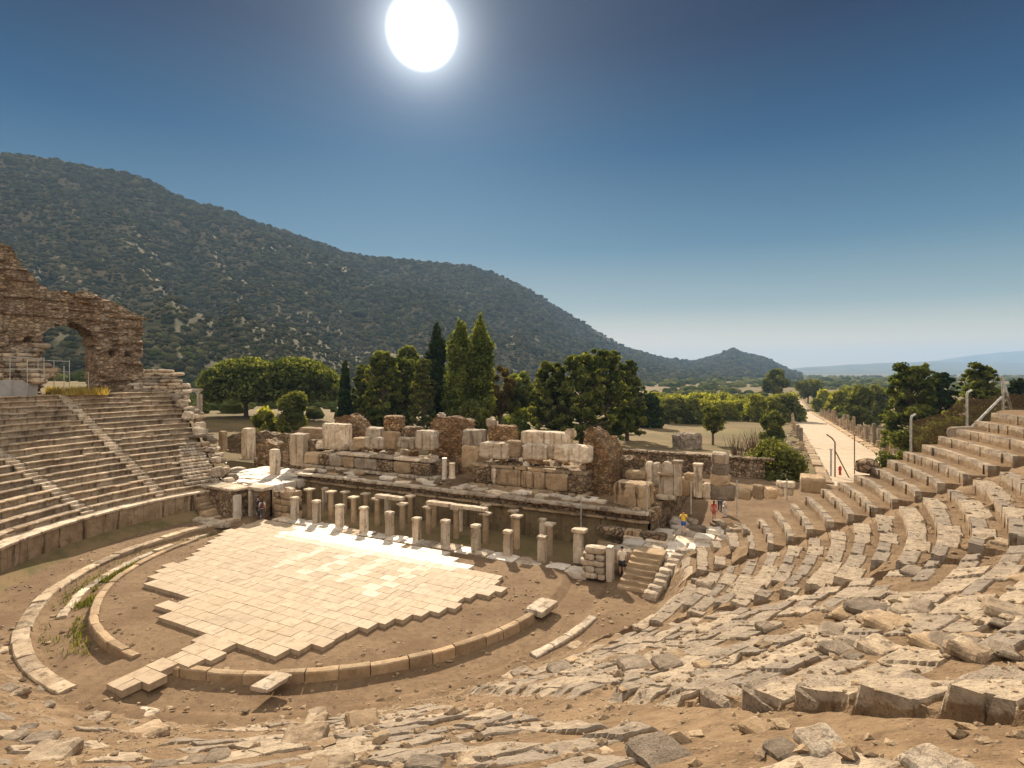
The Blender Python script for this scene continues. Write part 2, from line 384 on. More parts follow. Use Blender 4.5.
def paving():
    t = NT(mat('orchestra paving')); v = t.coords(False)
    b = t.noise(v, 3, 5, 0.6); c = t.noise(v, 20, 4, 0.65); a_ = t.noise(v, 0.3, 3)
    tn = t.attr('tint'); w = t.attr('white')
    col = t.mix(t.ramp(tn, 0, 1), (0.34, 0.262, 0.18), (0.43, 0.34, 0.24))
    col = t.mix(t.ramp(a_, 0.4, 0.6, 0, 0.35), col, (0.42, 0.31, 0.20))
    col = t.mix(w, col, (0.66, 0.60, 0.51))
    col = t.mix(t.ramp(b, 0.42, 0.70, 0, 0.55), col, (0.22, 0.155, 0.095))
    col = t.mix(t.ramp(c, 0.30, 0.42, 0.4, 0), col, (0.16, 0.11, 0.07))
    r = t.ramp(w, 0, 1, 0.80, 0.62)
    return t.finish(col, r, t.math('ADD', b, t.math('MULTIPLY', c, 0.4)), 0.25, 0.02, 0.25)
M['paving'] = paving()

def plain(name, col, rough=0.7, metal=0.0, var=0.25, scale=6, spec=0.3):
    t = NT(mat(name)); v = t.coords()
    n_ = t.noise(v, scale, 4)
    c = t.mix(t.ramp(n_, 0.3, 0.7), tuple(q * (1 - var) for q in col), tuple(min(1, q * (1 + var)) for q in col))
    m = t.finish(c, rough, n_, 0.15, 0.01, spec)
    [x for x in m.node_tree.nodes if x.type == 'BSDF_PRINCIPLED'][0].inputs['Metallic'].default_value = metal
    return m
M['post_grey'] = plain('galvanised post', (0.42, 0.41, 0.39), 0.5, 0.4)
M['post_brown'] = plain('rusty post', (0.12, 0.075, 0.045), 0.8)
M['red_paint'] = plain('red paint', (0.42, 0.04, 0.03), 0.6)
M['bark'] = plain('bark', (0.10, 0.07, 0.048), 0.95, 0, 0.5, 9)

def foliage(name, c1, c2, trans=0.35):
    t = NT(mat(name)); v = t.coords()
    s = t.attr('tint')
    n_ = t.noise(v, 0.6, 3)
    col = t.mix(t.ramp(t.math('ADD', s, t.math('MULTIPLY', t.math('SUBTRACT', n_, 0.5), 0.8)), 0.1, 0.9), c1, c2)
    d_ = t.n('ShaderNodeBsdfDiffuse', {'Color': col})
    tr = t.n('ShaderNodeBsdfTranslucent', {'Color': t.mix(1.0, col, (1.35, 1.25, 0.6), 'MULTIPLY')})
    mx = t.n('ShaderNodeMixShader', {0: trans, 1: d_.outputs[0], 2: tr.outputs[0]})
    t.n('ShaderNodeOutputMaterial', {'Surface': mx.outputs[0]}); return t.m
M['leaf_pine'] = foliage('pine needles', (0.028, 0.046, 0.012), (0.20, 0.22, 0.06), 0.5)
M['leaf_dark'] = foliage('dark conifer', (0.014, 0.026, 0.010), (0.05, 0.07, 0.02), 0.3)
M['leaf_olive'] = foliage('olive foliage', (0.06, 0.075, 0.022), (0.19, 0.20, 0.06), 0.45)
M['leaf_poplar'] = foliage('poplar leaves', (0.05, 0.072, 0.016), (0.22, 0.245, 0.06), 0.5)
M['leaf_rust'] = foliage('autumn leaves', (0.075, 0.06, 0.022), (0.17, 0.125, 0.045), 0.4)
M['leaf_bush'] = foliage('shrub foliage', (0.11, 0.13, 0.028), (0.33, 0.33, 0.07), 0.6)
M['leaf_dry'] = foliage('dry twigs', (0.10, 0.065, 0.042), (0.2, 0.135, 0.09), 0.25)
M['scrub'] = foliage('hill scrub', (0.028, 0.033, 0.018), (0.082, 0.076, 0.038), 0.15)
# ------------------------------------------------------------------ lie of the land
STREET_U0, STREET_U1 = 25.2, 35.3
def zfront(v):                              # ground falling away from the theatre towards the old harbour
    v = np.asarray(v, float)
    return np.where(v < 55, -1.0 * sstep(25, 55, v), np.maximum(-1.0 - (np.minimum(v, 330) - 55) * 0.0355, -11.0))
def ground_z(x, y):
    x = np.asarray(x, float); y = np.asarray(y, float)
    u = (x - CX) * tx[0] + (y - CY) * tx[1]; v = (x - CX) * ax[0] + (y - CY) * ax[1]
    R = np.hypot(u, v)
    front = zfront(v) + 3.0 * sstep(-25, -120, u) * sstep(10, 60, v) + 0.35 * fbm(x * 0.05, y * 0.05, 0, 3) * sstep(20, 60, v) * np.where((u > 22) & (u < 39), 0, 1)
    front = front + 4.5 * sstep(43, 62, u) * sstep(120, 20, v)      # right-hand knoll behind the fence
    bowl = np.where(R < R2 + .3, -0.9, np.where(R < RTOP, (R - 15.2) * SLOPE - 1.4, 8.6))
    rise = 0.34 * np.clip(R - 46, 0, 90) * sstep(-6, -30, v)
    back = bowl + rise * (R > 46)
    w = sstep(0, 6, v - (4.2 + 0.30 * (np.abs(u) - 17.6)) + np.where(R > 34, -0.2 * (R - 34), 0))
    z = back * (1 - w) + front * w
    wide = sstep(120, 260, np.abs(x - 20) + np.clip(-y, 0, 999))
    z = np.where(y < -40, z, z)
    far = np.hypot(x, y)
    return z

def ground_mat():
    t = NT(mat('dry ground')); v = t.coords(False)
    a_ = t.noise(v, 0.035, 6, 0.6); b = t.noise(v, 0.35, 6, 0.65); c = t.noise(v, 6, 5, 0.7); d_ = t.noise(v, 0.008, 5, 0.6)
    col = t.mix(t.ramp(a_, 0.40, 0.60), (0.19, 0.135, 0.07), (0.13, 0.095, 0.048))
    col = t.mix(t.ramp(b, 0.46, 0.66, 0, 0.75), col, (0.085, 0.08, 0.032))
    col = t.mix(t.ramp(d_, 0.5, 0.62, 0, 0.6), col, (0.12, 0.125, 0.045))
    col = t.mix(t.ramp(c, 0.3, 0.5, 0.6, 0), col, (0.10, 0.07, 0.04))
    return t.finish(col, 0.95, t.math('ADD', b, t.math('MULTIPLY', c, 0.4)), 0.6, 0.15, 0.1)
def build_ground():
    na = 420; ds = np.concatenate([np.linspace(0.5, 30, 12), np.linspace(31, 150, 170), np.geomspace(152, 16000, 80)])
    # finer spacing inside the view, coarser behind
    aa = np.concatenate([np.linspace(-50, 50, 340), np.linspace(52, 308, 90)]) * math.pi / 180
    D, A = np.meshgrid(ds, aa, indexing='ij')
    X, Y = D * np.sin(A), D * np.cos(A)
    Z = ground_z(X, Y)
    V = np.stack([X, Y, Z], -1).reshape(-1, 3)
    Fq = grid_faces(len(ds), len(aa), True)[:, ::-1]
    o = struct('ground', mesh_np('ground', V, Fq, ground_mat(), True))
build_ground()

# ------------------------------------------------------------------ the mountain on the left with the low peak at its end
CREST = np.array([(-420, 120), (-200, 138), (-60, 148), (0, 153), (50, 158), (105, 169), (128, 173), (150, 181), (182, 199), (215, 207), (240, 216), (270, 227), (300, 236), (345, 252), (368, 257),
                  (398, 259), (440, 263), (470, 266), (492, 273), (520, 284), (535, 293), (550, 303), (575, 318), (600, 333), (622, 346), (645, 353), (668, 359), (690, 361), (702, 359), (714, 355.5),
                  (722, 353), (728, 349.5), (733, 348), (738, 349.5), (744, 352.5), (752, 354), (760, 356), (768, 358.5), (780, 365), (792, 371), (810, 376), (840, 380), (900, 384)])
CREST_D = np.array([(-420, 650), (0, 950), (240, 1250), (440, 1600), (600, 2000), (700, 2500), (733, 2500), (800, 2500), (900, 2600)])
FOOT_D = np.array([(-420, 130), (0, 190), (240, 270), (440, 420), (600, 700), (700, 1100), (800, 1500), (900, 1700)])
def mountain_z(px, s):
    """px: azimuth as a pixel column; s: 0 at the foot, 1 at the crest"""
    dc = np.interp(px, CREST_D[:, 0], CREST_D[:, 1]); df = np.interp(px, FOOT_D[:, 0], FOOT_D[:, 1])
    d = df + (dc - df) * s
    zc = H - (np.interp(px, CREST[:, 0], CREST[:, 1]) - Y0) / F * dc
    prof = np.where(s < 1, np.clip(s, 0, 1) ** 1.35, 1 - 0.9 * (np.clip(s, 1, 9) - 1))
    z = -9 + (zc + 9) * prof
    hgt = np.maximum(zc + 9, 0)
    x = (px - 512) / F * d
    bump = fbm(x * 0.0045, d * 0.0045, 3.1, 5) * 0.14 * hgt * np.clip(s * 4, 0, 1) * np.clip((1 - s) * 6, 0, 1)
    gully = -np.abs(fbm(px * 0.014 + s * 0.8, s * 0.9, 7.7, 4)) * 0.15 * hgt * np.clip(s * 3, 0, 1) * np.clip((1.0 - s) * 5, 0, 1)
    z = z + bump + gully + fbm(x * 0.03, d * 0.03, 1.0, 3) * 2.5 * np.clip(s * 4, 0, 1) * sstep(760, 700, px)
    return x, d, z
def mountain_mat():
    t = NT(mat('hillside')); v = t.coords(False)
    a_ = t.noise(v, 0.006, 6, 0.6); b = t.noise(v, 0.05, 6, 0.65); c = t.noise(v, 0.35, 5, 0.7)
    col = t.mix(t.ramp(a_, 0.42, 0.6), (0.12, 0.094, 0.055), (0.085, 0.072, 0.042))
    col = t.mix(t.ramp(b, 0.50, 0.60, 0, 0.9), col, (0.045, 0.05, 0.022))
    col = t.mix(t.ramp(c, 0.42, 0.58, 0, 0.55), col, (0.05, 0.05, 0.025))
    return t.finish(col, 0.95, t.math('ADD', b, c), 0.5, 2.0, 0.05)
def build_mountain():
    P = np.linspace(-420, 900, 640); S = np.concatenate([np.linspace(-0.12, 1.0, 150), np.linspace(1.01, 1.5, 16)])
    PX, SS = np.meshgrid(P, S, indexing='ij')
    x, d, z = mountain_z(PX, SS)
    V = np.stack([x, d, z], -1).reshape(-1, 3)
    struct('mountain', mesh_np('mountain', V, grid_faces(len(P), len(S))[:, ::-1], mountain_mat(), True))
    # the scrub that covers it: one mass of small rounded bushes
    ico = bmesh.new(); bmesh.ops.create_icosphere(ico, subdivisions=1, radius=1)
    bv = np.array([v.co for v in ico.verts]); bf = np.array([[v.index for v in f.verts] for f in ico.faces]); ico.free()
    n = 62000
    px = nr.uniform(-60, 800, n * 3); s = nr.random(n * 3) ** 1.15 * 1.0 + 0.0
    x, d, z = mountain_z(px, s)
    # even spread per area, clumped by noise
    dens = (0.80 + 0.75 * fbm(x * 0.006, d * 0.006, 5, 4) + 0.6 * fbm(x * 0.03, d * 0.03, 2, 3)) * np.clip(d / 900, 0.35, 1.3)
    keep = np.nonzero(nr.random(n * 3) < dens)[0][:n]
    x, d, z = x[keep], d[keep], z[keep]; m = len(x)
    r = nr.gamma(3.0, 0.46, m) * np.clip(d / 700, 0.75, 1.9) + 0.45
    j = 1 + 0.30 * (nr.random((m, len(bv))) - 0.5) * 2
    V = bv[None] * (r[:, None] * j)[..., None] * np.array([1.25, 1.25, 0.85]) + np.stack([x, d, z + 0.25 * r], -1)[:, None]
    Fq = bf[None] + (np.arange(m) * len(bv))[:, None, None]
    tint = np.repeat(np.clip(nr.normal(0.42, 0.28, m), 0, 1), len(bv))
    o = link('scrub', mesh_np('scrub', V.reshape(-1, 3), Fq.reshape(-1, 3), M['scrub'], True, attrs={'tint': tint}))
    tag(o, 'low dark scrub covering the mountain slope', 'scrub', kind='stuff')
build_mountain()

# ------------------------------------------------------------------ blue hills across the plain
def build_far_hills(name, pts, d0, depth, seed):
    pts = np.array(pts, float); P = np.linspace(pts[0, 0], pts[-1, 0], 260); S = np.linspace(0, 1.6, 24)
    PX, SS = np.meshgrid(P, S, indexing='ij')
    zc = H - (np.interp(PX, pts[:, 0], pts[:, 1]) + 0.9 * fbm(PX * 0.03, seed, 0, 4) - Y0) / F * (d0 + depth)
    prof = np.where(SS < 1, SS ** 1.2, 1 - (SS - 1))
    D = d0 + depth * SS; X = (PX - 512) / F * D
    Z = -14 + (zc + 14) * prof + 40 * fbm(X * 0.002, D * 0.002, seed, 4) * np.clip(SS * 3, 0, 1) * np.clip((1 - SS) * 4, 0, 1)
    t = NT(mat(name + ' slopes')); v = t.coords(False)
    col = t.mix(t.ramp(t.noise(v, 0.003, 5), 0.4, 0.6), (0.11, 0.10, 0.06), (0.07, 0.075, 0.04))
    m = t.finish(col, 0.95, spec=0.05)
    struct(name, mesh_np(name, np.stack([X, D, Z], -1).reshape(-1, 3), grid_faces(len(P), len(S))[:, ::-1], m, True))
build_far_hills('far_hills', [(760, 374), (800, 368), (850, 364), (880, 362.5), (930, 361), (980, 362), (1060, 363), (1160, 362), (1300, 366)], 5200, 2600, 3)
build_far_hills('farther_hills', [(880, 370), (930, 361), (965, 356), (1000, 352), (1024, 350), (1080, 345), (1160, 342), (1300, 346)], 7600, 2600, 9)

# ------------------------------------------------------------------ the harbour street
def TS(u, v, z=0.0): return T(u - 0.027 * (np.asarray(v) - 95), v, z)   # the street runs a little off the theatre's axis
def street_z(v): return zfront(v) + 0.06
def build_street():
    vs = np.concatenate([np.linspace(38, 200, 325), np.linspace(201, 640, 300)]); us = np.linspace(STREET_U0 + .5, STREET_U1 - .5, 26)
    VV, UU = np.meshgrid(vs, us, indexing='ij')
    Z = street_z(VV) + 0.02 * fbm(UU, VV, 0, 3)
    V = np.stack(TS(UU, VV, Z), -1).reshape(-1, 3)
    t = NT(mat('street paving')); v = t.coords(False)
    rot = t.n('ShaderNodeVectorRotate', {'Vector': v, 'Angle': -TH - 0.027}, rotation_type='Z_AXIS').outputs[0]
    br = t.n('ShaderNodeTexBrick', {'Vector': rot, 'Color1': (0.47, 0.375, 0.275, 1), 'Color2': (0.37, 0.29, 0.21, 1), 'Mortar': (0.24, 0.175, 0.115, 1), 'Scale': 1.0, 'Mortar Size': 0.03, 'Brick Width': 1.5, 'Row Height': 0.85, 'Bias': 0.0})
    b = t.noise(v, 0.25, 6, 0.65); c = t.noise(v, 4, 5, 0.65)
    col = t.mix(t.ramp(b, 0.45, 0.65, 0, 0.7), br.outputs['Color'], (0.42, 0.32, 0.21))
    col = t.mix(t.ramp(c, 0.5, 0.75, 0, 0.5), col, (0.24, 0.175, 0.11))
    m = t.finish(col, 0.8, c, 0.4, 0.03, 0.25)
    struct('street', mesh_np('street', V, grid_faces(len(vs), len(us))[:, ::-1], m, True))
    # raised stone kerbs (stylobates) along both sides
    for side, (ua, ub) in enumerate(((STREET_U0 - .6, STREET_U0 + .5), (STREET_U1 - .5, STREET_U1 + .9))):
        b = MB(); v0 = 38.0; k = 0
        while v0 < 460:
            L = 1.4 + 1.3 * rng.random()
            if rng.random() < 0.93:
                uc, vc = (ua + ub) / 2 + rng.uniform(-.08, .08), v0 + L / 2
                zc = float(street_z(vc)) + rng.uniform(.12, .24)
                b.box(TS(uc, vc, zc - .2), (ub - ua, L - .03, .55), TH + rng.uniform(-.02, .02), (rng.uniform(-.03, .03), rng.uniform(-.03, .03)), tint=rng.random())
            v0 += L
        tag(b.build('street_kerb', M['tan_stone']), kind='structure')
build_street()

# ------------------------------------------------------------------ dusty footpath between the stage ruins and the trees
def build_path():
    pts = [(560, 448), (600, 446), (640, 446.5), (690, 449), (740, 452)]
    c = np.array([unp(px, py, -0.55)[:2] for px, py in pts])
    s = np.linspace(0, 1, 60); k = np.linspace(0, 1, len(c)); X = np.interp(s, k, c[:, 0]); Y = np.interp(s, k, c[:, 1])
    w = np.linspace(-2.2, 2.2, 8)
    tg = np.gradient(np.stack([X, Y], 1), axis=0); tg /= np.linalg.norm(tg, axis=1, keepdims=True)
    XX = X[:, None] - tg[:, 1:2] * w * (1 + .2 * fbm(X * .2, Y * .2)[:, None]); YY = Y[:, None] + tg[:, 0:1] * w
    Z = ground_z(XX, YY) + 0.05
    struct('path', mesh_np('path', np.stack([XX, YY, Z], -1).reshape(-1, 3), grid_faces(60, 8)[:, ::-1], dirt('path dust', (0.30, 0.25, 0.19), (0.25, 0.205, 0.155), (0.19, 0.15, 0.11)), True))
build_path()

# ------------------------------------------------------------------ haze over the whole place
def build_haze():
    b = MB(); b.box((0, 3500, 185), (21000, 14400, 440))
    m = mat('haze air'); t = NT(m)
    vol = t.n('ShaderNodeVolumePrincipled', {'Color': (0.38, 0.60, 0.92, 1), 'Density': HAZE, 'Anisotropy': 0.0})
    t.n('ShaderNodeOutputMaterial', {'Volume': vol.outputs[0]})
    tag(b.build('haze', m), 'thin pale blue haze over the plain', 'haze', kind='stuff')
HAZE = 0.000105
# ------------------------------------------------------------------ orchestra: earth, paving, kerb rings
def ring_pts(R, a0, a1, n):
    a_ = np.radians(np.linspace(a0, a1, n)); return R * np.cos(a_), R * np.sin(a_)
def chan_z(R, ang):                        # ground level inside the theatre's floor, by radius
    z = np.where(R < R1 - .2, 0.0, np.where(R < R2 - .4, -0.42, 0.02))
    return z
def build_orchestra():
    Rs = np.concatenate([np.linspace(0.01, R1 - .35, 60), [R1 - .2, R1 + .15], np.linspace(R1 + .2, R2 - .6, 20), [R2 - .45, R2 - .2], np.linspace(R2, 21.5, 24)])
    aa = np.radians(np.linspace(-180, 180, 400))
    Rg, A = np.meshgrid(Rs, aa, indexing='ij')
    U, V_ = Rg * np.cos(A), Rg * np.sin(A)
    deep = -0.30 * (1 - sstep(1.9, 1.1, np.abs(U - 1.0)) * (V_ < -9)) * sstep(R1 - .1, R1 + .15, Rg) * sstep(R2 - .3, R2 - .9, Rg)
    Z = deep + 0.035 * fbm(U * .8, V_ * .8, 0, 4) - 0.3 * sstep(5.6, 6.1, V_) * (Rg < 20)
    P = np.stack(T(U, V_, Z), -1).reshape(-1, 3)
    Fq = grid_faces(len(Rs), len(aa))[:, ::-1]
    cen = P[Fq].mean(1); uu = (cen[:, 0] - CX) * tx[0] + (cen[:, 1] - CY) * tx[1]; vv = (cen[:, 0] - CX) * ax[0] + (cen[:, 1] - CY) * ax[1]
    Fq = Fq[(vv < 9.6)]
    struct('orchestra_floor', mesh_np('orchestra_floor', P, Fq, M['dirt_weed'], True))
M['dirt_weed'] = dirt('orchestra earth and weeds', (0.205, 0.138, 0.082), (0.155, 0.10, 0.058), (0.095, 0.06, 0.034))
build_orchestra()

def build_paving():
    poly = [unp_uv(*p, 0.14) for p in [(225, 531), (190, 556), (146, 578), (150, 590), (185, 600), (158, 606), (166, 617), (213, 632), (196, 642), (150, 664), (100, 690), (126, 694), (170, 675), (226, 650),
            (243, 642), (268, 655), (330, 640), (400, 619), (470, 602), (503, 588), (497, 578), (470, 569), (455, 561), (440, 551), (375, 540), (330, 529), (285, 523), (262, 520)]]
    def inside(u, v):
        c = False; n = len(poly)
        for i in range(n):
            (x1, y1), (x2, y2) = poly[i], poly[(i + 1) % n]
            if (y1 > v) != (y2 > v) and u < (x2 - x1) * (v - y1) / (y2 - y1) + x1: c = not c
        return c
    V, Fq, ti, wh = [], [], [], []
    lw, lh = 0.98, 0.70
    for j in range(-24, 9):
        v0 = j * lh; off = (j % 2) * 0.5 * lw + 0.2 * hash01(j, 3)
        for i in range(-16, 16):
            u0 = i * lw + off; L = lw; split = rng.random() < 0.25
            for (ua, ub) in (((u0, u0 + L * .55), (u0 + L * .55, u0 + L)) if split else ((u0, u0 + L),)):
                uc, vc = (ua + ub) / 2, v0 + lh / 2
                if not inside(uc, vc): continue
                if rng.random() < 0.005: continue
                g = 0.011; z = 0.19 + rng.uniform(-.006, .006); tl = rng.uniform(-.004, .004), rng.uniform(-.004, .004)
                zb = -.08
                q = [(ua + g, v0 + g), (ub - g, v0 + g), (ub - g, v0 + lh - g), (ua + g, v0 + lh - g)]
                q = [(a_ + rng.uniform(-.01, .01), b + rng.uniform(-.01, .01)) for a_, b in q]
                b = len(V)
                V += [T(x, y, z + (x - uc) * tl[0] + (y - vc) * tl[1]) for x, y in q] + [T(x, y, zb) for x, y in q]
                Fq += [(b, b + 1, b + 2, b + 3)] + [(b + k, b + 4 + k, b + 4 + (k + 1) % 4, b + (k + 1) % 4) for k in range(4)]
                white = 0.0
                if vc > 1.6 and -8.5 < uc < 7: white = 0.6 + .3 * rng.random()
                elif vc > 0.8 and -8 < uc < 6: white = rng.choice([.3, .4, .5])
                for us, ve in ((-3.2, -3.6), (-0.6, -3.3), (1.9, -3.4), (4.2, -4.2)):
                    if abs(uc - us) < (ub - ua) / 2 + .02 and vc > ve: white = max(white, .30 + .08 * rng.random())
                tn = rng.random() * .8 + .1
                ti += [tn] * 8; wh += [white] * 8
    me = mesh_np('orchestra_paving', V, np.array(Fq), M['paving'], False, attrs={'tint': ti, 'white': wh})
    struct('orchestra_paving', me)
build_paving()

def kerb_ring(name, label, R, width, z0, z1, a0, a1, seg, m, gap=0.04, jit=0.03, brk=0.0, parent_cat='kerb', bow=0.0, group=None):
    """a ring of curved kerbstones: each stone a part of the ring"""
    root = thing(name, label, parent_cat, T(0, 0, 0), TH, group)
    L = seg / R * 180 / math.pi; a_ = a0; k = 0
    while a_ < a1 - L * .4:
        l = L * rng.uniform(.75, 1.25); l = min(l, a1 - a_)
        if rng.random() >= brk:
            n = 5; an = np.radians(np.linspace(a_ + gap / R * 28, a_ + l - gap / R * 28, n))
            dr, dz, tl = rng.uniform(-jit, jit), rng.uniform(-jit, jit), rng.uniform(-jit, jit)
            ri, ro = R - width / 2 + dr, R + width / 2 + dr
            sec = [(ri, z0), (ri, z1 - .04), (ri + .04, z1), ((ri + ro) / 2, z1 + .01), (ro - .04, z1 + tl * .5), (ro, z1 - .04 + tl * .5), (ro, z0)]
            V = np.array([[(r + .014 * vnoise(i * 1.3 + k * 7, q * 2.1)) * np.cos(t_) for q, (r, z) in enumerate(sec)] for i, t_ in enumerate(an)])
            W = np.array([[(r + .014 * vnoise(i * 1.3 + k * 7, q * 2.1)) * np.sin(t_) for q, (r, z) in enumerate(sec)] for i, t_ in enumerate(an)])
            Zz = np.array([[z + dz + .014 * vnoise(i * 1.7 + k * 5, q * 2.7, 4) for q, (r, z) in enumerate(sec)] for i, t_ in enumerate(an)])
            P = np.stack([V, W, Zz], -1).reshape(-1, 3); ns = len(sec)
            b = MB(); b.add(P, grid_faces(n, ns), [tuple(range(ns))], [tuple(reversed(range((n - 1) * ns, n * ns)))], tint=rng.random())
            b.build('kerbstone', m, root)
        a_ += l; k += 1
    return root
kerb_ring('kerb_wall', 'long curved kerb wall of tan blocks ringing the near side of the paved floor', R1 - .05, .36, -.5, .12, -82.5, -8, 1.25, M['tan_stone'])
kerb_ring('kerb_wall', 'short curved kerb wall of tan blocks left of the paved walkway, beside the weedy ditch', R1 - .05, .36, -.45, .12, -172, -89, 1.25, M['tan_stone'])
kerb_ring('stone_ring', 'wide outer ring of pale worn kerbstones curving round the weedy ditch below the seats', R2 - .2, .62, -.3, .10, -192, -88, 1.5, M['seat'], .02, .035)
kerb_ring('stone_ring', 'broken line of narrow pale slabs standing along the middle of the weedy ditch', R1 + 1.25, .42, -.6, -.16, -180, -122, 1.5, M['marble'], .03, .05, .10)
kerb_ring('stone_ring', 'pale narrow stone gutter edge running up to the foot of the right steps', R2 - .2, .42, -.2, .10, -21, -3, 1.1, M['marble'], .02, .02)

# the paved walkway's supporting wall and the loose slab across the kerb
b = MB(); b.rough((0, 0, 0), (.75, 1.3, .16), 5, amt=.02, cell=.25, chip=.08)
o = b.build('bridging_slab', M['marble'], None, unp(272, 684, 0.17)[:2] + (0.24,), TH + .15); o.rotation_euler = (R_(-6), 0, TH + .15)
tag(o, 'flat grey slab laid across the near kerb wall right of the paved walkway', 'stone slab')
b = MB(); b.rough((0, 0, 0), (1.6, 1.0, .3), 8, amt=.02, cell=.3, chip=.1)
o = b.build('corner_slab', M['marble'], None, T(12.85 * math.cos(R_(-5)), 12.85 * math.sin(R_(-5)), .06), TH + 1.45)
tag(o, 'pale square slab capping the right end of the near kerb wall', 'stone slab')

# ------------------------------------------------------------------ the restored seating on the left
SL = (-163.6, -179.6)                       # stairways, as angles in the theatre's frame
def wing_limit(R, sgn):                     # where the wing ends (angle in degrees) at radius R
    a_ = np.linspace(5, 45, 400); u = np.cos(np.radians(a_)) * R; v = np.sin(np.radians(a_)) * R
    return a_[np.argmin(np.abs(v - (4.2 + 0.30 * (u - 17.6))))]
def seat_strip(n, a0, a1, seed):
    """one row of seats between two angles: block by block, every block a little out of line"""
    Ra = R3 + RUN * (n + 1); z0 = ZP + RISE * n; z1 = z0 + RISE
    # section, going outwards: riser foot, hollow riser, nosing, tread, rear foot
    sec = [(Ra + .13, z0 - .10), (Ra + .14, z0 + .16), (Ra + .09, z0 + .265), (Ra - .02, z0 + .300), (Ra - .03, z1 - .03), (Ra + .015, z1), (Ra + .38, z1 + .005), (Ra + .42, z1 - .035), (Ra + .92, z1 - .06)]
    ns = len(sec); L = 1.25 / Ra * 180 / math.pi
    A, TI, DR, DZ = [], [], [], []
    a_ = a0; r_ = random.Random(seed)
    while a_ < a1 - .01:
        l = min(L * r_.uniform(.6, 1.4), a1 - a_)
        if a1 - a_ - l < L * .35: l = a1 - a_
        dr, dz, ti = r_.gauss(0, .024), r_.gauss(0, .015) - (.09 * r_.random() if r_.random() < .05 else 0), r_.random()
        m = max(3, int(l / L * 4)); g = 0.012 / Ra * 57
        aa = np.linspace(a_ + g, a_ + l - g, m)
        for t_ in aa: A.append(t_); TI.append(ti); DR.append(dr); DZ.append(dz)
        a_ += l
    A = np.radians(A); TI, DR, DZ = map(np.array, (TI, DR, DZ))
    sr = np.array([s[0] for s in sec])[None]; sz = np.array([s[1] for s in sec])[None]
    w = np.array([0, .2, .7, 1, 1, 1, 1, .6, .1])[None]
    nz = fbm(A[:, None] * Ra * 1.8, np.arange(ns)[None] * .8, n * 3.3 + seed, 3)
    chip = np.clip(fbm(A[:, None] * Ra * 2.2, n * 9.1 + seed, 0.0, 3) - .14, 0, 1) * .45
    isnose = np.array([0, 0, 1, 1, 1, 1, 0, 0, 0])[None]
    r = sr + (DR[:, None] + .018 * nz) * w + chip * isnose
    z = sz + (DZ[:, None] + .012 * nz) * w - chip * .3 * isnose
    P = np.stack([r * np.cos(A)[:, None], r * np.sin(A)[:, None], z], -1).reshape(-1, 3)
    k = len(A)
    Fq = grid_faces(k, ns)
    b = MB(); b.add(P, Fq)
    bottom = [(0, z0 - .35)]
    b.tint = [np.repeat(TI, ns)]
    # close both ends down to the bed below
    for e, fl in ((0, False), (k - 1, True)):
        base = P[e * ns:(e + 1) * ns].copy(); low = base.copy(); low[:, 2] = z0 - .4
        b.add(np.concatenate([base, low]), (grid_faces(2, ns) if fl else grid_faces(2, ns)[:, ::-1]), tint=.35)
    return b
